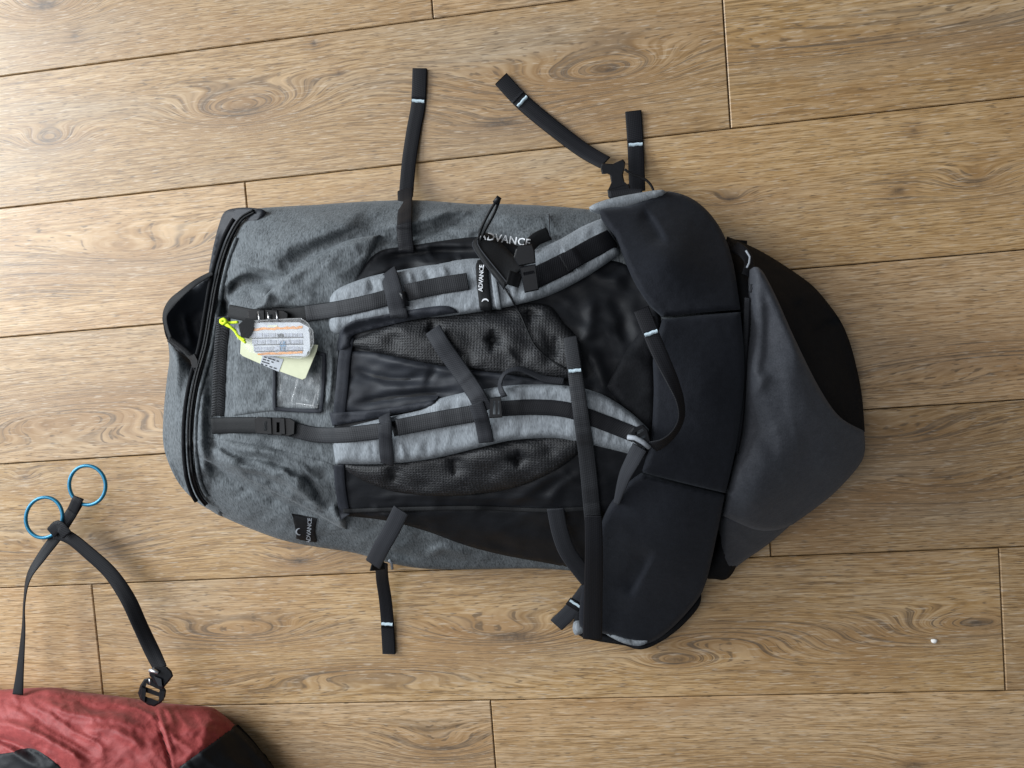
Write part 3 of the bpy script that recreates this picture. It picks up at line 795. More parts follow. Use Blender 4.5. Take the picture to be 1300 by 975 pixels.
slab("fabric_fold", [(240, 566), (240, 566), (262, 585), (300, 603), (345, 624), (395, 649), (428, 668), (440, 672), (440, 672), (438, 650), (428, 620), (424, 592), (380, 578), (330, 566), (280, 558), (250, 556)],
     over([(240, 566), (262, 585), (300, 603), (345, 624), (395, 649), (440, 672)], .009, 18, cr=lambda P: .006 * (creases(P, 80, 14, .5, 3.6, 2.0) - .55)), M['heather'], bag, step=3, skirt=.010)
# the long zip round the end, with its piping
zl = [(322, 268), (306, 278), (292, 301), (281, 331), (273, 365), (267, 400), (260, 440), (249, 480), (242, 520), (240, 560), (243, 600), (251, 626), (262, 641)]
zp, zi = ribbon("zip_tape", zl, 15, M['zip'], bag, off=.004, smooth=8, roll=[-18] * len(zl), reg=False, widths=[5, 7, 9, 10, 11, 11, 11, 12, 12, 11, 10, 8, 3])
coil_v = []
for s in (-1, 1):
    c = zi['C'] + zi['nr'] * (s * 1.6); Wc = at(c[:, 0], c[:, 1], zi['z'] + .0022)
    tube("zip_coil", Wc, .0014, M['zip'], zp, sides=6)
tube("zip_piping", at((zi['C'] - zi['nr'] * 8.5)[14:-3, 0], (zi['C'] - zi['nr'] * 8.5)[14:-3, 1], hm(zi['C'] - zi['nr'] * 8.5)[14:-3] + .003), .0026, M['heather'], zp, sides=8)
tube("zip_piping", at((zi['C'] + zi['nr'] * 7)[8:-4, 0], (zi['C'] + zi['nr'] * 7)[8:-4, 1], zi['z'][8:-4] - .004), .0028, M['cover_black'], zp, sides=8)
# pocket rim tape and second slider
ribbon("pocket_rim", [(270, 346), (250, 357), (234, 369), (217, 385), (209, 400), (211, 416), (217, 432)], 13, M['lab'], bag, z=[.088, .085, .083, .081, .08, .08, .083], roll=[-10, -25, -30, -15, -25, -30, -10], widths=[6, 10, 13, 14, 11, 9, 6], rough=.003)
ribbon("pocket_zip", [(214, 430), (230, 441), (244, 455), (250, 470)], 8, M['zip'], bag, z=[.087, .089, .091, .092], roll=[20] * 4)
pl = plate("zip_pull", [(240, 452), (247, 449), (252, 458), (250, 468), (244, 468)], .096, .004, M['plastic'], bag)
lay_line_w = lay_line([(246, 466), (250, 478), (247, 490)], .004)
tube("pull_cord", lay_line_w, .0014, M['zip'], bag)

# ---- bottom cover at the belt end
kz = tps([(925, 302, .055), (975, 325, .045), (1030, 362, .04), (1068, 408, .035), (1096, 510, .035), (1098, 550, .045), (985, 385, .125), (1040, 490, .115), (940, 340, .10), (1010, 400, .09), (1060, 470, .072), (940, 500, .12), (930, 640, .11), (900, 730, .04)])
slab("cover_side", [(923, 300), (923, 300), (950, 311), (975, 324), (1005, 343), (1032, 363), (1052, 386), (1068, 409), (1078, 432), (1086, 460), (1094, 500), (1098, 548), (1098, 548), (1060, 575), (1000, 600), (960, 650), (930, 728), (905, 735), (889, 732), (889, 732), (905, 690), (918, 640), (925, 560), (925, 440), (922, 360)],
     lambda P, d: .03 + (kz(P) - .03) * np.sqrt(np.maximum(0, 1 - (1 - np.clip(d / 26, 0, 1)) ** 2)) + np.clip(d / 10, 0, 1) * ((.004 * (creases(P, 50, 20, .9, 2.2) - .6)) + folds(P, [([(1005, 390), (1035, 366), (1050, 350)], 9, 4, 9), ([(1020, 428), (1050, 410), (1080, 405)], -9, 5, 8), ([(970, 345), (985, 340), (1000, 345)], 4, 4, 5)])), M['cover_black'], bag, step=5, to_floor=.03)
gz = tps([(955, 342, .155), (970, 345, .158), (985, 375, .165), (1010, 432, .162), (1040, 492, .15), (1066, 530, .13), (1097, 550, .09), (1097, 572, .07), (1030, 648, .06), (975, 690, .055), (922, 730, .05), (918, 660, .125), (945, 545, .145), (952, 420, .15),
          (975, 480, .172), (1000, 570, .158), (960, 640, .14), (960, 680, .085), (1060, 590, .10), (1030, 560, .135)])
gf = [([(950, 505), (965, 490), (975, 470)], 3, 8, 8), ([(962, 350), (966, 420), (958, 500)], 6, 8, 26),
      ([(1000, 430), (1012, 500), (1040, 560)], 3, 18, 22), ([(960, 560), (1000, 580), (1050, 585)], -3, 22, 22)]
gl = lambda P, d: gz(P) - .027 + dome(.012, 9)(d) + np.clip(d / 8, 0, 1) * (folds(P, [([(925, 668), (950, 690), (960, 700)], 3, 8, 8)]) + .0012 * vnoise(P, 40, 24, .8, 2.2))
slab("cover_hem", [(916, 652), (916, 652), (940, 655), (1010, 655), (1010, 655), (1004, 666), (975, 691), (945, 712), (921, 731), (921, 731), (917, 705)], gl, M['cover'], bag, step=4, skirt=.04)
slab("bottom_cover", [(957, 339), (957, 339), (967, 343), (984, 374), (1010, 432), (1040, 492), (1066, 529), (1097, 547), (1097, 547), (1098, 572), (1090, 592), (1060, 625), (1030, 649), (1006, 666), (1006, 666), (985, 673), (962, 673), (940, 665), (918, 655), (918, 655), (922, 640), (931, 600), (944, 545), (949, 480), (951, 420), (953, 370)],
     lambda P, d: gz(P) - .010 + dome(.010, 8)(d) + np.clip(d / 8, 0, 1) * (folds(P, gf) + .0012 * vnoise(P, 60, 30, .8, 1.2) + .0060 * (creases(P, 130, 45, 1.0, 2.2, 1.3) - .6) + .0006 * vnoise(P, 14, 14, .2, 6)), M['cover'], bag, step=4, skirt=.03)
ribbon("edge_strap", [(949, 378), (946, 440), (941, 520), (934, 575)], 7, M['web_flat'], bag, z=[.146, .146, .143, .138])
ribbon("cover_loop", [(931, 312), (944, 320), (952, 334), (949, 350)], 15, M['web'], bag, z=[.085, .100, .108, .118], roll=[0, 15, 30, 10])
tube("cover_cord", at([947, 952, 951, 948], [318, 326, 334, 340], np.array([.115, .117, .119, .12])), .0012, M['print_grey'], bag)
ribbon("cover_seam", [(951, 366), (962, 366)], 10, M['web_flat'], bag, z=[.148, .148])

# ---- black back panel
bp_f = [([(470, 335), (520, 322), (600, 318), (640, 325)], -9, 9, 12), ([(520, 312), (560, 310), (606, 314)], 5, 5, 7), ([(525, 330), (545, 336), (570, 331), (585, 338)], 4, 4, 5), ([(540, 318), (555, 333)], 3, 4, 4), ([(580, 322), (588, 334)], 4, 4, 4),
        ([(455, 372), (490, 350), (540, 334)], -5, 6, 6), ([(735, 330), (760, 350), (800, 360)], 4, 8, 10), ([(745, 370), (750, 410), (735, 440)], 5, 14, 10), ([(745, 440), (760, 470), (770, 510)], 6, 12, 9), ([(770, 380), (790, 400), (795, 440)], -6, 14, 14),
        ([(440, 640), (520, 628), (640, 632), (735, 630)], 3, 5, 6), ([(436, 648), (560, 646), (738, 646)], -5, 3, 3), ([(640, 645), (690, 612), (740, 585)], 4, 12, 8), ([(690, 640), (720, 610), (745, 600)], 3, 7, 7),
        ([(460, 662), (500, 676), (540, 690)], 3, 6, 6), ([(560, 660), (640, 680), (730, 690)], 4, 14, 14), ([(470, 640), (484, 652), (500, 656)], 4, 4, 5)]
bpf = pad_on(.004, 5, .001, lambda P, d: np.clip(d / 10, 0, 1) * (folds(P, bp_f) + .0012 * vnoise(P, 34, 20, .4, 8.2) + .0030 * (creases(P, 52, 22, .9, 4.2) - .6) * zone(P, [(765, 400, 50, 70), (700, 610, 70, 40), (530, 320, 80, 22)]) + .0013 * (creases(P, 34, 12, .1, 7.2) - .6)), blur=1)
slab("back_panel", BPOLY, bpf, M['nylon'], bag, step=4, skirt=.008)
cpf = pad_on(.005, 7, .001, lambda P, d: np.clip(d / 8, 0, 1) * (folds(P, [([(446, 466), (470, 476), (505, 482), (545, 478)], -6, 6, 7), ([(440, 515), (490, 506), (545, 500), (590, 496)], -6, 6, 5), ([(450, 452), (520, 462), (600, 474), (690, 486)], 5, 5, 9), ([(540, 490), (548, 476), (556, 466)], -3, 6, 6), ([(470, 494), (520, 492), (580, 488)], 4, 9, 8), ([(600, 478), (650, 484), (690, 490)], -5, 4, 4)]) + .0014 * (creases(P, 60, 15, .12, 4.1) - .6)))
slab("center_panel", [(441, 444), (441, 444), (480, 448), (540, 458), (620, 470), (700, 484), (738, 492), (738, 500), (700, 502), (620, 508), (560, 516), (500, 524), (430, 526), (430, 526), (434, 480)], cpf, M['nylon_shiny'], bag, step=3.6, skirt=.005)
slab("lumbar_panel", [(770, 492), (770, 492), (780, 470), (800, 438), (824, 410), (832, 414), (832, 560), (816, 556), (792, 520)], pad_on(.006, 8, .001), M['cover_black'], bag, step=6)
mp_f = [([(614, 430), (640, 434)], -5, 3, 3), ([(626, 415), (624, 450)], -5, 3, 3), ([(660, 398), (690, 398)], -4, 3, 3), ([(672, 390), (672, 412)], -5, 3, 3), ([(705, 425), (706, 455)], -4, 3, 3), ([(540, 418), (560, 420)], -4, 3, 3), ([(548, 405), (548, 428)], -5, 3, 3), ([(640, 440), (660, 465)], 3, 6, 6), ([(690, 410), (700, 450), (690, 470)], -3, 10, 10)]
slab("mesh_pad", [(443, 438), (470, 422), (510, 408), (560, 396), (620, 390), (690, 386), (716, 410), (735, 434), (740, 470), (728, 482), (690, 481), (620, 472), (560, 464), (500, 452)],
     pad_on(.012, 24, .001, lambda P, d: np.clip(d / 6, 0, 1) * (folds(P, mp_f) + .0012 * vnoise(P, 24, 18, 0, 7) + blobs(P, [(626, 431, -7, 11, 10), (674, 400, -7, 11, 9), (705, 440, -7, 10, 10), (550, 418, -7, 11, 9), (500, 430, -5, 10, 8), (588, 452, -4, 12, 8), (660, 452, -4, 12, 8)])), blur=2), M['mesh'], bag, step=3.6)
mp2 = [([(500, 600), (500, 612)], -4, 3, 3), ([(490, 596), (512, 598)], -4, 3, 3), ([(565, 584), (590, 586)], -4, 3, 3), ([(576, 580), (577, 606)], -4, 3, 3), ([(642, 582), (672, 582)], -5, 3, 3), ([(658, 570), (657, 596)], -5, 3, 3)]
slab("mesh_pad", [(436, 590), (480, 588), (560, 578), (640, 560), (700, 552), (740, 554), (736, 574), (700, 600), (650, 620), (580, 630), (510, 626), (460, 610)],
     pad_on(.012, 22, .001, lambda P, d: np.clip(d / 6, 0, 1) * (folds(P, mp2) + .0010 * vnoise(P, 24, 18, 0, 3) + blobs(P, [(500, 604, -7, 11, 9), (577, 593, -7, 11, 9), (657, 582, -7, 11, 9), (540, 615, -4, 12, 7), (620, 602, -4, 12, 8), (700, 572, -5, 10, 8)])), blur=2), M['mesh'], bag, step=3.6)
ribbon("binding_tape", [(442, 428), (437, 455), (434, 490), (430, 528)], 17, M['binding'], bag, smooth=4, rough=.001)
ribbon("binding_tape", [(430, 590), (432, 620), (438, 656)], 15, M['binding'], bag, smooth=4, rough=.001)
ribbon("binding_cord", [(436, 649), (500, 647), (600, 645), (690, 648), (742, 646)], 6, M['lab'], bag, smooth=4)
# clear name-card window and the zip of the yoke pocket
slab("yoke_patch", [(300, 430), (300, 430), (340, 428), (400, 440), (416, 446), (416, 446), (412, 500), (404, 524), (404, 524), (350, 522), (296, 528), (296, 528), (296, 480)], pad_on(.002, 4, .0005), M['heather'], bag, step=5)
slab("card_window", [(354, 468), (354, 468), (407, 474), (407, 474), (403, 518), (403, 518), (352, 516), (352, 516)], pad_on(.0016, 5, .001, lambda P, d: .0012 * vnoise(P, 8, 12, .5, 2)), M['clear_window'], bag, step=4, smooth_out=False)
wf = [(348, 442), (376, 444), (411, 450), (411, 452), (410, 488), (407, 521), (405, 522), (376, 521), (349, 519), (348, 517), (348, 480), (348, 444)]
ribbon("window_frame", wf, 5, M['binding'], bag, smooth=3, off=.0004)
for (a, b_) in (((401, 500), (397, 515)), ((376, 512), (398, 515)), ((379, 478), (370, 510))):
    tube("window_weld", lay_line([a, b_], .0028), .0009, M['clear'], bag)
zt, zti = ribbon("woven_zip", [(284, 402), (280, 440), (278, 480), (276, 528)], 19, M['web_grey'], bag, smooth=5)
for i in range(2, len(zti['W']) - 2, 2):
    pass
V = []; F = []
for i in range(1, len(zti['W']) - 1):
    for s in (-1, 1):
        c = zti['W'][i]; sd = zti['s2'][i]; t = zti['t3'][i]; n = zti['n2'][i]; w = zti['wm'][i]
        k = len(V)
        a = c + sd * s * w * .06 + n * .0012; b2 = c + sd * s * w * .40 + t * .003 + n * .0012
        for p in (a, b2): V += [p - t * .0007, p + t * .0007, p + n * .0008]
        F += [(k, k + 2, k + 5, k + 3), (k + 2, k + 1, k + 4, k + 5)]
me = mesh_of("zip_teeth", V, F, origin(bag)); link("zip_teeth", me, M['zip'], zt, kind='stuff')

# ---- shoulder straps
def pinch(P, d): return .0012 * vnoise(P, 9, 40, .15, 3.3) + .0020 * (creases(P, 13, 60, .12, 3.3, 2.5) - .5)
def strap_folds(l): return lambda P, d: np.clip(d / 6, 0, 1) * (pinch(P, d) + folds(P, l))
us = [(419, 378), (419, 378), (430, 366), (470, 351), (530, 339), (590, 329), (625, 328), (660, 323), (700, 309), (740, 287), (762, 275), (770, 276), (788, 322), (788, 322), (745, 351), (700, 374), (660, 386), (620, 394), (560, 402), (500, 404), (455, 412), (432, 424), (432, 424), (420, 420), (417, 400)]
upper = slab("shoulder_strap", us, pad_on(.016, 13, .003, strap_folds([([(470, 352), (474, 372)], -3, 3, 4), ([(482, 350), (488, 372)], 3, 3, 3), ([(518, 342), (524, 362)], 3, 4, 4), ([(540, 340), (546, 358)], -3, 4, 4), ([(562, 336), (566, 352)], 3, 4, 4), ([(713, 306), (722, 330), (742, 348)], 3, 3, 3)]), blur=6), M['heather_pad'], bag, step=3.2, skirt=.012)
ls = [(420, 548), (420, 548), (450, 540), (490, 530), (535, 520), (552, 508), (590, 498), (605, 496), (640, 490), (680, 488), (725, 490), (765, 501), (800, 523), (824, 545), (824, 545), (818, 572), (806, 578), (806, 578), (770, 569), (730, 560), (700, 556), (650, 559), (610, 568), (550, 582), (490, 589), (426, 589), (426, 589)]
lower = slab("shoulder_strap", ls, pad_on(.016, 13, .003, strap_folds([([(508, 560), (514, 584)], 3, 4, 4), ([(470, 556), (474, 586)], -2, 3, 3), ([(602, 500), (598, 512)], 3, 3, 3), ([(540, 560), (542, 580)], -2, 3, 4)]), blur=6), M['heather_pad'], bag, step=3.2, skirt=.012)
# dark binding along the inner edge of each strap
slab("strap_binding", [(427, 446), (427, 446), (431, 424), (444, 409), (475, 402), (560, 388), (582, 397), (582, 397), (520, 407), (462, 421), (446, 428), (444, 440), (444, 440)], pad_on(.002, 4, .0028, blur=1), M['binding'], bag, step=4, ostep=3)
slab("strap_binding", [(418, 524), (418, 524), (480, 520), (546, 508), (556, 503), (548, 514), (520, 522), (480, 530), (422, 541), (422, 541)], pad_on(.002, 4, .0028, blur=1), M['binding'], bag, step=4, ostep=3)
# webbing that runs down the middle of each
ribbon("adjuster_webbing", [(345, 400), (370, 400), (396, 397)], 20, M['lab'], bag, smooth=8)  # black instead of grey: shade round the buckle put into the colour
ribbon("adjuster_webbing", [(388, 398), (430, 392), (468, 384), (494, 377)], 21, M['web_grey'], bag, smooth=8)
ribbon("adjuster_webbing", [(515, 372), (550, 364), (594, 357)], 22, M['web_grey'], bag, smooth=6, lift=[.003, .001, 0])
ribbon("adjuster_webbing", [(668, 358), (700, 343), (722, 332)], 27, M['web'], bag, smooth=6)
ribbon("adjuster_webbing", [(716, 335), (750, 316), (778, 302)], 25, M['web'], bag, smooth=6, lift=[.002, .001, -.002])
ribbon("adjuster_webbing", [(330, 541), (360, 543), (400, 552), (440, 552), (484, 547)], 21, M['web_grey'], bag, smooth=8)
ribbon("adjuster_webbing", [(498, 545), (506, 543)], 20, M['lab'], bag, smooth=3)
ribbon("adjuster_webbing", [(504, 543), (550, 534), (602, 525)], 22, M['web_grey'], bag, smooth=6, lift=[.003, .001, 0])
ribbon("adjuster_webbing", [(636, 519), (680, 517), (722, 521), (765, 536), (806, 552)], 20, M['web'], bag, smooth=6)
ribbon("strap_loop", [(492, 344), (500, 372), (507, 404)], 24, M['web_flat'], bag, smooth=5, lift=[0, .003, 0])
ribbon("strap_loop", [(488, 526), (489, 555), (491, 590)], 19, M['web_flat'], bag, smooth=5, lift=[0, .003, 0])
slab("tri_glide", [(507, 372), (507, 372), (514, 370), (519, 388), (519, 388), (512, 391), (512, 391)], pad_on(.002, 2, .003), M['plastic'], bag, step=4)
# name label across the upper strap
lb, lbi = ribbon("strap_label", [(611, 329), (613, 360), (617, 395)], 16, M['lab'], bag, smooth=2, conform=1)
words("lettering", "ADVANCE", 7.8, px_map(611.0, 353, 87, .0022), M['print_white'], lb, spacing=.9, bold=.015)
def arc_logo(cx, cy, r, ang0, ang1, th, parent, mat, off=.0022, squash=1.0, rot=0):
    V = []; F = []; n = 14
    for i in range(n + 1):
        t = i / n; a = math.radians(ang0 + (ang1 - ang0) * t); w = th * math.sin(math.pi * (0.12 + 0.76 * t))
        for q in (r - w / 2, r + w / 2):
            x, y = q * math.cos(a), -q * math.sin(a) * squash
            c, s = math.cos(rot), math.sin(rot)
            p = np.array([[cx + x * c - y * s, cy + x * s + y * c]]); V.append(at(p[:, 0], p[:, 1], hm(p) + off)[0])
    for i in range(n): F.append((2 * i, 2 * i + 1, 2 * i + 3, 2 * i + 2))
    V = np.array(V); F = orient_up(V, F)
    return link("emblem", mesh_of("emblem", V, F, origin(parent)), mat, parent, smooth=False)
arc_logo(616, 384, 4.2, 20, 170, 2.0, lb, M['print_white'])
ribbon("pale_piping", [(625, 330), (628, 360), (633, 393)], 7, M['heather_pad'], bag, smooth=2, conform=1, off=.002)

# ---- hip belt
hz = tps([(770, 280, .135), (800, 262, .115), (860, 250, .085), (920, 300, .10), (935, 350, .135), (850, 330, .17), (840, 400, .185), (940, 396, .165), (890, 400, .18), (830, 500, .185), (945, 490, .165), (890, 500, .188),
          (818, 600, .18), (920, 628, .155), (860, 650, .16), (770, 660, .15), (850, 720, .11), (900, 720, .095), (750, 730, .085), (740, 790, .05), (800, 812, .035), (870, 780, .05)])
def belt(lst, D=6, t=.006):
    return lambda P, d: hz(P) - t + dome(t, D)(d) + np.clip(d / 6, 0, 1) * (folds(P, lst) + .0012 * vnoise(P, 50, 40, .3, 1.9) + .0003 * vnoise(P, 9, 9, 0, 4))
hb = slab("belt_facing", [(749, 266), (752, 260), (775, 252), (810, 245), (842, 241), (842, 250), (800, 266), (770, 270)], lambda P, d: .112 - (P[:, 0] - 750) * .0003 + dome(.012, 9)(d), M['heather_pad'], bag, step=4, skirt=.02)
slab("hip_pad", [(762, 268), (800, 261), (822, 250), (842, 243), (864, 246), (886, 257), (906, 277), (922, 305), (932, 340), (939, 386), (940, 393), (940, 393), (890, 397), (842, 402), (842, 402), (824, 385), (805, 355), (792, 325), (782, 300)],
     belt([([(816, 264), (832, 286), (846, 313)], -6, 3, 22)]), M['foam'], bag, step=3.6, skirt=.035)
slab("hip_pad", [(842, 405), (842, 405), (890, 400), (940, 396), (940, 396), (944, 440), (945, 480), (940, 530), (932, 580), (921, 626), (921, 626), (870, 614), (816, 600), (816, 600), (826, 560), (830, 500), (830, 450)],
     belt([], 6, .006), M['foam'], bag, step=3.6, skirt=.04)
slab("hip_pad", [(815, 603), (815, 603), (870, 617), (920, 629), (920, 629), (908, 690), (896, 740), (882, 766), (850, 800), (822, 817), (795, 813), (765, 804), (742, 800), (735, 785), (740, 740), (752, 700), (770, 650), (795, 618)],
     belt([([(829, 698), (814, 728), (798, 760)], -7, 3, 26)]), M['foam'], bag, step=3.6, skirt=.032)
slab("belt_facing", [(766, 803), (772, 801), (800, 812), (822, 814), (812, 820), (790, 816)], lambda P, d: .034 + dome(.004, 4)(d), M['heather_pad'], bag, step=4, skirt=.02)
slab("belt_edge", [(730, 778), (738, 770), (744, 800), (775, 808), (815, 819), (850, 797), (884, 760), (890, 752), (886, 772), (855, 804), (818, 824), (790, 819), (745, 811), (730, 800)], lambda P, d: .022 + dome(.004, 4)(d), M['cover_black'], bag, step=4, skirt=.02, lay_mode='max')
slab("belt_facing", [(727, 795), (734, 790), (742, 797), (741, 803), (730, 806)], lambda P, d: .034 + dome(.004, 4)(d), M['heather_pad'], bag, step=4, skirt=.02)

# ---- loose webbing: compression straps with a turned-over end and a pale stitch
def strap(pts, width, mat, tack, hem=None, name="compression_strap", **kw):
    o, inf = ribbon(name, pts, width, mat, bag, **kw)
    if hem is not None:      # doubled end between the tip and the stitch
        n = len(inf['W']); i0, i1 = (0, int(hem * n)) if hem > 0 else (int((1 + hem) * n), n)
        V = []; F = []
        for i in range(i0, i1):
            c = inf['W'][i]; s = inf['s2'][i]; nn = inf['n2'][i]; w = inf['wm'][i] * .98
            for (u, h) in ((-.5, .0001), (-.5, .0012), (-.42, .0017), (.42, .0017), (.5, .0012), (.5, .0001)): V.append(c + s * u * w + nn * h)
        m = i1 - i0
        for i in range(m - 1):
            for k in range(5): F.append((i * 6 + k, i * 6 + k + 1, (i + 1) * 6 + k + 1, (i + 1) * 6 + k))
        F.append(tuple(range(6))); F.append(tuple((m - 1) * 6 + k for k in range(6))[::-1])
        UV = np.array([(i * .003, u * .02) for i in range(i0, i1) for u in (-.5, -.5, -.42, .42, .5, .5)])
        link("turned_end", mesh_of("turned_end", V, F, origin(bag), UV), mat, o)
    if tack is not None:
        bar_tack(inf, tack, o, M['stitch'], th=.0026 if hem else .0012)
    return o, inf
strap([(533, 87), (531, 131), (525, 165), (519, 205), (515, 250)], 19, M['web'], .27, .26, off=.0006, lift=[.001, .001, .002, .006, .02], smooth=4)
strap([(514, 240), (514, 262), (513, 290), (516, 321)], 21, M['web'], None, smooth=7, lift=[.012, .006, .004, .003])
strap([(636, 100), (663, 129), (700, 160), (740, 190), (768, 206)], 20, M['web'], .23, .22, z=[.002, .0015, .004, .012, .028], roll=[0, 0, 4, 10, 15])
strap([(804, 141), (807, 187), (809, 242)], 20, M['web'], .45, .44, z=[.0015, .0020, .026])
bk = plate("side_release_buckle", [(762, 212), (764, 207), (778, 208), (791, 202), (794, 206), (793, 214), (791, 222), (793, 231), (800, 237), (800, 242), (774, 246), (771, 243), (776, 232), (774, 222), (770, 220), (764, 221)], .048, .008, M['plastic'], bag, bevel=.002)
plate("buckle_socket", [(771, 241), (799, 233), (802, 247), (800, 251), (775, 253), (772, 250)], .052, .011, M['plastic'], bk, bevel=.002)
ribbon("buckle_web", [(774, 247), (800, 244), (815, 245)], 10, M['web'], bag, z=[.066, .068, .07])
tube("buckle_cord", at(spline([(793, 215), (802, 221), (813, 225), (822, 230), (828, 238), (830, 245)], 2)[:, 0], spline([(793, 215), (802, 221), (813, 225), (822, 230), (828, 238), (830, 245)], 2)[:, 1], .058), .0016, M['zip'], bag)
# lower edge
strap([(509, 648), (497, 672), (484, 695), (473, 717)], 23, M['web_flat'], None, z=[.148, .135, .125, .10])
strap([(472, 719), (481, 717), (488, 716)], 14, M['lab'], None, z=[.098, .085, .075], roll=[0, 30, 40])
strap([(484, 714), (485, 735), (489, 762), (492, 795), (494, 830)], 18, M['web'], .67, -.32, z=[.072, .040, .018, .004, .002])
tube("strap_keeper", at([494, 497, 498], [711, 714, 722], np.array([.08, .078, .07])), .002, M['print_grey'], bag)
strap([(705, 646), (711, 676), (722, 704), (748, 738)], 22, M['web_flat'], None, z=[.145, .128, .11, .085])
strap([(746, 748), (728, 772), (706, 794)], 20, M['web_flat'], None, z=[.05, .022, .012])
bar_tack(ribbon("strap_fold", [(732, 764), (726, 772)], 19, M['web'], bag, z=[.032, .026])[1], .5, bag, M['stitch'])
# ladder buckle and tail on the lower strap, belt webbing that stands up in a bow
strap([(814, 392), (822, 412), (830, 432), (842, 458), (855, 485), (864, 508), (866, 530), (858, 548), (844, 561), (828, 568)], 20, M['web'], .17, .16, name="belt_webbing", z=[.200, .203, .207, .216, .226, .230, .230, .224, .214, .204], roll=[0, 0, 5, 18, 38, 55, 62, 60, 50, 30], reg=False)
strap([(812, 568), (802, 586), (792, 606), (782, 640)], 20, M['web_flat'], None, name="belt_webbing", z=[.205, .198, .186, .166], roll=[-10, -25, -30, -20], widths=[20, 20, 17, 8])
pz = lambda P: np.full(len(P), .206)
lad = plate("ladder_buckle", [(800, 549), (804, 543), (816, 539), (822, 545), (826, 561), (814, 569), (803, 560)], .204, .005, M['plastic'], bag, holes=[[(806, 549), (816, 544), (817, 547), (807, 553)], [(809, 557), (819, 552), (820, 555), (810, 560)]])
tube("buckle_bar", at([797, 806, 816, 824], [555, 556, 561, 568], np.array([.209, .212, .212, .208])), .0028, M['print_grey'], lad)
# long belt strap over the lower shoulder strap
strap([(724, 428), (731, 480), (738, 530), (745, 580), (751, 640), (753, 662)], 20, M['web_grey'], .185, .18, name="belt_webbing", smooth=14, lift=[.004, .004, .003, .003, .004, .004], widths=[17, 19, 20, 21, 22, 22])
strap([(753, 655), (754, 700), (753, 760), (752, 812)], 22, M['web'], None, name="belt_webbing", z=[.168, .150, .105, .065], widths=[22, 23, 24, 25])
# sternum strap with its buckle
strap([(549, 418), (562, 440), (582, 468), (602, 497), (616, 522)], 23, M['web_flat'], None, name="sternum_strap", smooth=14, lift=[.004, .006, .006, .007, .006])
strap([(604, 512), (612, 535), (617, 562)], 20, M['web_flat'], None, name="sternum_strap", smooth=6)
plate("sternum_buckle", [(622, 505), (636, 503), (638, 530), (621, 531)], .203, .005, M['plastic'], bag, holes=[[(626, 509), (629, 509), (629, 526), (626, 526)], [(632, 509), (634, 509), (634, 526), (632, 526)]])
strap([(640, 504), (634, 490), (640, 474), (660, 468), (690, 480), (716, 484)], 9, M['web_flat'], None, name="sternum_tail", smooth=3, lift=[.012, .016, .012, .006, .004, .003], roll=[20, 40, 60, 50, 30, 10])
# flap and buckle on the upper strap
slab("strap_flap", [(603, 303), (603, 303), (622, 297), (668, 340), (668, 340), (655, 350), (640, 366), (640, 366), (603, 318)], pad_on(.003, 3, .012, lambda P, d: .006 * np.clip((640 - P[:, 0]) / 40, 0, 1), blur=6), M['lab'], bag, step=4, skirt=.004)
for ln in ([(602, 305), (603, 318), (640, 367)], [(607, 303), (610, 316), (645, 360)]):
    tube("flap_edge", lay_line(ln, .001), .0008, M['web_flat'], bag)
ub = plate("sternum_buckle", [(655, 316), (660, 311), (676, 310), (679, 318), (680, 334), (658, 338), (652, 327)], .186, .006, M['plastic'], bag, bevel=.0015)
plate("buckle_frame", [(660, 339), (680, 335), (684, 368), (666, 372)], .186, .007, M['plastic'], ub, bevel=.0015, holes=[[(664, 346), (678, 343), (679, 347), (665, 350)]])
ribbon("buckle_strap", [(669, 316), (680, 304), (697, 296)], 17, M['lab'], bag, smooth=4, lift=[.008, .003, 0])
ribbon("buckle_strap", [(645, 352), (661, 357)], 18, M['lab'], bag, smooth=3, lift=[.006, .006])
lp = spline([(607, 304, .165), (612, 288, .172), (622, 268, .178), (631, 254, .18), (634, 252, .18), (633, 257, .178), (627, 272, .172), (617, 290, .166), (610, 305, .16)], 2)
tube("cord_loop", at(lp[:, 0], lp[:, 1], lp[:, 2]), .0016, M['zip'], bag)
tube("cord_tip", at([628, 632, 634], [258, 253, 250], np.array([.18, .181, .181])), .0032, M['plastic'], bag)
tube("thin_cord", lay_line([(641, 366), (652, 384), (661, 400), (668, 416), (680, 440), (700, 458), (718, 468)], .002), .0010, M['zip'], bag)
# buckles at the lower ends of the shoulder straps
for (c, zz) in (((349, 541), 0), ((340, 404), 1)):
    z0 = float(hm(np.array([c]))[0]) + .003; x, y = c
    b0 = plate("strap_buckle", [(x - 26, y - 9), (x - 22, y - 12), (x + 20, y - 10), (x + 26, y - 6), (x + 25, y + 10), (x + 18, y + 13), (x - 24, y + 9)], z0, .006, M['plastic'], bag, holes=[[(x - 14, y - 6), (x - 10, y - 6), (x - 10, y + 6), (x - 14, y + 6)], [(x + 2, y - 5), (x + 6, y - 5), (x + 6, y + 8), (x + 2, y + 8)]])
    for dx in (-8, 9): plate("buckle_bar", [(x + dx - 2, y - 11), (x + dx + 3, y - 11), (x + dx + 4, y + 11), (x + dx - 1, y + 11)], z0 + .005, .003, M['plastic'], b0)
ribbon("anchor_webbing", [(268, 541), (290, 540), (325, 540)], 22, M['lab'], bag, smooth=6)
ribbon("anchor_webbing", [(290, 395), (305, 398), (325, 402)], 18, M['lab'], bag, smooth=6)
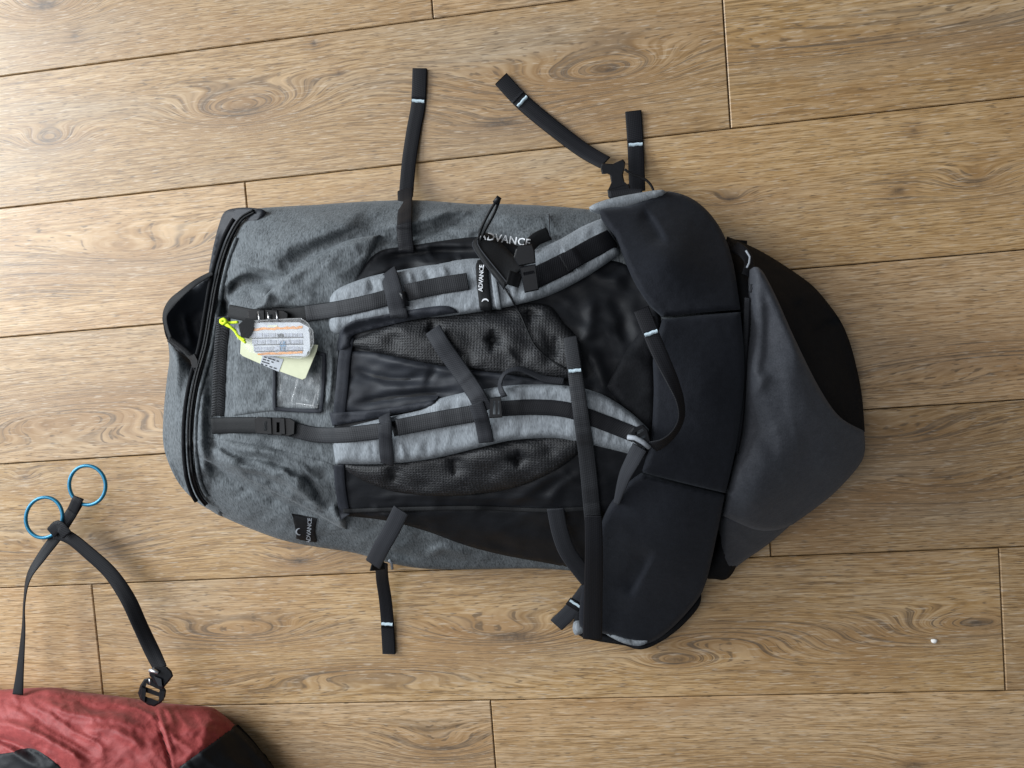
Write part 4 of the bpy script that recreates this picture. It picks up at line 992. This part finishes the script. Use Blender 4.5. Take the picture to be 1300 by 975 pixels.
# black woven label on the flank, printed name on the upper flank
fl = slab("flank_label", [(370, 652), (370, 652), (402, 658), (402, 658), (405, 694), (405, 694), (374, 689), (374, 689)], pad_on(.0012, 3, .001, blur=1), M['lab'], bag, step=4, smooth_out=False)
words("lettering", "ADVANCE", 7.5, px_map(392.5, 674, 86, .002), M['print_grey'], fl, spacing=.9, bold=.012)
arc_logo(380, 675, 4.0, 80, 290, 1.8, fl, M['print_grey'])
pn = words("printed_name", "ADVANCE", 13.5, px_map(641, 304, -9, .0045), M['print_white'], bag, spacing=1.05, bold=.012)
for ln in ([(697, 272), (698, 300)], ):
    tube("seam_stitch", lay_line(ln, .0006), .0007, M['lining'], bag)

# ---------------------------------------------------------------- the two tags hung on the upper strap buckle
pt = empty("paper_tag", tuple(at(350, 455, 0.0)), "cream paper swing tag with a small printed sticker, partly under the clear pouch", "tag")
tz = lambda P: hm(P) * 0 + .150 + (P[:, 1] - 440) * .00004
pc = plate("paper", [(306, 432), (311, 428), (404, 438), (402, 446), (388, 480), (384, 482), (340, 466), (308, 452), (305, 449)], .15, .0009, M['cream'], pt, bevel=.0003, zfn=tz)
stv = plate("sticker", [(334, 448), (360, 456), (354, 472), (330, 462)], .15, .0003, M['card'], pt, bevel=.0001, zfn=lambda P: tz(P) + .0011)
random.seed(11)
for r in range(4):
    for k in range(4):
        u = 335 + k * 5.4 - r * 1.2; v = 452 + k * 1.7 + r * 3.0; w = random.uniform(2.2, 4.6)
        if random.random() < .2: continue
        plate("print_line", [(u, v), (u + w, v + w * .32), (u + w - .4, v + w * .32 + 1.6), (u - .4, v + 1.6)], .15, .0002, M['ink'], pt, bevel=.00005, zfn=lambda P: tz(P) + .0016)
ct = empty("card_pouch", tuple(at(352, 428, 0.0)), "rounded clear pouch holding a white printed card with two orange stripes", "tag")
cz = lambda P: .158 + (P[:, 0] - 350) * .00005
def rr(x0, y0, x1, y1, r, sk=0.0):
    o = []
    for (cx, cy, a0) in ((x1 - r, y0 + r, -90), (x1 - r, y1 - r, 0), (x0 + r, y1 - r, 90), (x0 + r, y0 + r, 180)):
        for i in range(7):
            a = math.radians(a0 + i * 15); x = cx + r * math.cos(a); y = cy + r * math.sin(a); o.append((x, y + sk * (x - (x0 + x1) / 2)))
    return o
def taper(o):      # narrower at the corded end
    return [(x, y + (max(0, 345 - x) / 40) ** 1.6 * 14 * (1 if y < 432 else -1) * (1.15 if y > 432 else .5)) for x, y in o]
cardo = [(x + (1.5 * math.sin(y * .7)), y + .8 * math.sin(x * .23)) for x, y in rr(321, 409, 393, 452, 12, .02)]
plate("card", cardo, .158, .0008, M['card'], ct, bevel=.0002, zfn=cz)
def printed(x0, y0, x1, y1, mat, sk=0.0, j=0.4):
    n = max(2, int((x1 - x0) / 4)); top = []; bot = []
    for i in range(n + 1):
        x = x0 + (x1 - x0) * i / n; top.append((x, y0 + random.uniform(-j, j) + sk * (x - x0))); bot.append((x, y1 + random.uniform(-j, j) + sk * (x - x0)))
    plate("print_block" if y1 - y0 > 3 else "print_line", top + bot[::-1], .158, .0002, mat, ct, bevel=.00005, zfn=lambda P: cz(P) + .001)
printed(316, 416.5, 384, 419.8, M['orange'], -.035, .8); printed(327, 448.2, 384, 451, M['orange'], -.04, .4)
for r, (ya, yb) in enumerate(((423, 428), (431.5, 436.5), (440, 445))):
    x = 318 + r * 2
    while x < 382:
        w = random.uniform(5, 13); x1 = min(x + w, 384)
        printed(x, ya, x1, yb, M['ink_pale'], -.02, .5); x = x1 + random.uniform(.6, 1.8)
    printed(320 + r * 2, yb + .7, 385, yb + 2.1, M['ink'], -.02, .35)
printed(352, 424, 361, 430, M['ink'], 0, 1); printed(355, 434, 363, 445, M['ink_blue'], 0, 1); printed(340, 413, 352, 415, M['cream'], 0, .3)
po = taper(rr(302, 405, 397, 455, 20))
po = [(x + 1.0 * math.sin(y * .45), y + .9 * math.sin(x * .31)) for x, y in po]
slab("clear_sleeve", po, lambda P, d: cz(P) + .0026 + .0022 * (creases(P, 26, 14, .7, 3.4, 2.0) - .5) * np.clip(d / 5, 0, 1), M['clear'], ct, step=3, skirt=.0022, reg=False)
R2 = spline(po, 3, True); tube("sleeve_weld", at(R2[:, 0], R2[:, 1], cz(R2) + .0022), .0008, M['clear'], ct, closed=True)
plate("dark_patch", [(303, 412), (312, 404), (324, 405), (322, 418), (316, 430), (306, 428)], .159, .0006, M['lab'], ct, bevel=.0002)  # added black patch for the darkness seen through the clear end
for (x, y0, y1) in ((328, 396, 410), (340, 397, 408), (351, 397, 408)):
    tube("hanger_wire", at([x, x + 1, x + 1], [y0, (y0 + y1) / 2, y1], np.array([.155, .163, .162])), .0011, M['metal'], ct, sides=6)
lc = empty("lime_cord", tuple(at(295, 415, 0.0)), "short lime yellow cord knotted beside the clear pouch", "cord")
for j, ln in enumerate(([(282, 408, .150), (290, 409.5, .152), (302, 409, .156)], [(281, 407, .15), (286, 412, .153), (294, 416, .155), (300, 421, .155), (303, 428, .156), (312, 435, .158)], [(283, 409, .15), (290, 413, .156), (298, 420, .157), (302, 426, .158), (311, 432, .159)])):
    L = spline(ln, 2); tube("strand", at(L[:, 0], L[:, 1], L[:, 2]), .0017, M['lime'], lc, sides=8)
kn = spline([(280, 407, .152), (284, 405, .155), (287, 408, .156), (283, 411, .155), (280, 408, .153)], 2); tube("knot", at(kn[:, 0], kn[:, 1], kn[:, 2]), .002, M['lime'], lc)

# ---------------------------------------------------------------- the red bag with its carrying strap, lower left corner
rb = empty("red_bag", tuple(at(60, 950, 0.0)), "red and black fabric bag in the corner with a black strap and two blue rings", "bag")
rz = tps([(-40, 885, .05), (60, 873, .06), (150, 886, .06), (250, 897, .05), (300, 922, .045), (340, 970, .04), (60, 940, .115), (150, 950, .12), (0, 960, .11), (250, 950, .10), (150, 1030, .13), (300, 1030, .08), (0, 1040, .12)])
rf = [([(-20, 915), (30, 925), (80, 950), (130, 985)], 9, 8, 20), ([(-20, 935), (20, 945), (60, 965)], -10, 8, 8), ([(195, 893), (203, 925), (215, 965), (220, 1000)], -4, 2.5, 2.5), ([(200, 893), (209, 925), (222, 965)], 3, 3, 6),
      ([(40, 885), (90, 905), (150, 915), (195, 930)], 5, 10, 8), ([(90, 885), (120, 900), (170, 900)], -4, 7, 7), ([(100, 930), (140, 925), (185, 950)], 6, 9, 12), ([(225, 930), (260, 925), (290, 935)], 4, 9, 9), ([(10, 890), (40, 905), (60, 925)], -4, 8, 8)]
def red_z(P, d):
    return .03 + (rz(P) - .03) * np.sqrt(np.maximum(0, 1 - (1 - np.clip(d / 34, 0, 1)) ** 2)) + np.clip(d / 10, 0, 1) * (folds(P, rf) + .0060 * (creases(P, 46, 22, .6, 2.4, 2.0) - .5) + .0018 * (creases(P, 16, 10, -.5, 4.2, 2.2) - .5))
ro = spline([(-60, 884), (-60, 884), (-20, 877), (10, 875), (62, 873), (100, 879), (150, 885), (196, 892), (240, 896), (268, 900), (296, 922), (320, 945), (352, 985), (380, 1030), (380, 1030), (-60, 1040), (-60, 1040)], 4, True)
RED = slab("red_panel", ro, red_z, M['red'], rb, step=3, smooth_out=False, to_floor=.02)
RED.data.materials.append(M['nylon'])
cor = np.array([(306, 916), (272, 942), (228, 974), (190, 1005), (190, 1060), (420, 1060), (420, 980), (350, 930)], float)
ctr = np.empty(len(RED.data.polygons) * 3); RED.data.polygons.foreach_get("center", ctr); ctr = (ctr.reshape(-1, 3) + origin(rb) - np.array([0, 0, CAM_H])) @ RC
mi = inside(np.c_[650 - FPX * ctr[:, 0] / ctr[:, 2], 487.5 + FPX * ctr[:, 1] / ctr[:, 2]], cor).astype(int)
RED.data.polygons.foreach_set("material_index", mi)
slab("black_panel", [(302, 921), (302, 921), (272, 942), (228, 974), (190, 1005), (190, 1005), (260, 1030), (376, 1030), (376, 1030), (352, 986), (324, 945)], pad_on(.0015, 3, .0030, lambda P, d: .001 * vnoise(P, 20, 12, .5, 1)), M['nylon'], rb, step=3.5)
slab("black_panel", [(-50, 962), (-50, 962), (10, 956), (38, 950), (62, 962), (88, 985), (88, 985), (40, 1010), (-50, 1010), (-50, 1010)], pad_on(.0015, 3, .0008), M['nylon'], rb, step=3.5)

cs1, i1 = ribbon("carrying_strap", [(22, 882), (25, 850), (29, 800), (30, 765), (36, 732), (54, 704), (72, 680), (88, 655), (98, 638)], 17, M['web'], rb, z=[.055, .050, .045, .042, .038, .032, .028, .028, .026], roll=[0, 20, 38, 46, 35, 15, 5, 0, 0])
cs2, i2 = ribbon("carrying_strap", [(68, 676), (88, 683), (112, 702), (140, 728), (162, 760), (178, 794), (190, 820), (204, 850)], 19, M['web'], rb, z=[.032, .036, .036, .036, .038, .040, .046, .055], roll=[0, 0, 5, 12, 30, 48, 40, 10])
rings = []
for (cx, cy, r1, r2, a, zz) in ((56, 657, 23, 26, .3, .031), (111, 616, 23, 25, -.2, .033)):
    th = np.linspace(0, 2 * math.pi, 48, endpoint=False)
    x = r1 * np.cos(th); y = r2 * np.sin(th)
    tube("ring", at(cx + x * math.cos(a) - y * math.sin(a), cy + x * math.sin(a) + y * math.cos(a), zz + .003 * np.sin(th)), .0026, M['blue'], rb, closed=True, sides=10)
ribbon("ring_loop", [(64, 677), (74, 668), (85, 680)], 17, M['web'], rb, z=[.036, .042, .042])
ribbon("ring_loop", [(91, 650), (97, 636), (100, 631)], 16, M['web'], rb, z=[.034, .038, .036])
bz = plate("strap_buckle", [(183, 862), (190, 860), (205, 868), (211, 876), (210, 884), (205, 892), (196, 897), (188, 895), (178, 888), (175, 880), (178, 870)], .058, .008, M['plastic'], rb, bevel=.002, holes=[[(183, 878), (203, 885), (201, 890), (182, 883)], [(186, 868), (203, 876), (202, 879), (185, 872)]])
plate("buckle_prong", [(180, 871), (186, 874), (184, 892), (178, 886)], .064, .005, M['plastic'], bz, bevel=.0015)
plate("buckle_prong", [(203, 876), (210, 877), (208, 889), (201, 893)], .064, .005, M['plastic'], bz, bevel=.0015)
plate("buckle_release", [(189, 851), (195, 847), (212, 846), (218, 852), (220, 858), (214, 866), (206, 875), (197, 868), (190, 858)], .068, .008, M['plastic'], bz, bevel=.002)
plate("buckle_tab", [(195, 858), (205, 862), (206, 872), (201, 871)], .077, .002, M['web_flat'], bz, bevel=.0005)
tube("buckle_pin", at([190, 196, 201], [851, 852, 854], np.array([.078, .079, .078])), .0026, M['metal'], bz)
tube("buckle_pin", at([190, 190.5], [862, 868], np.array([.07, .07])), .0012, M['metal'], bz)
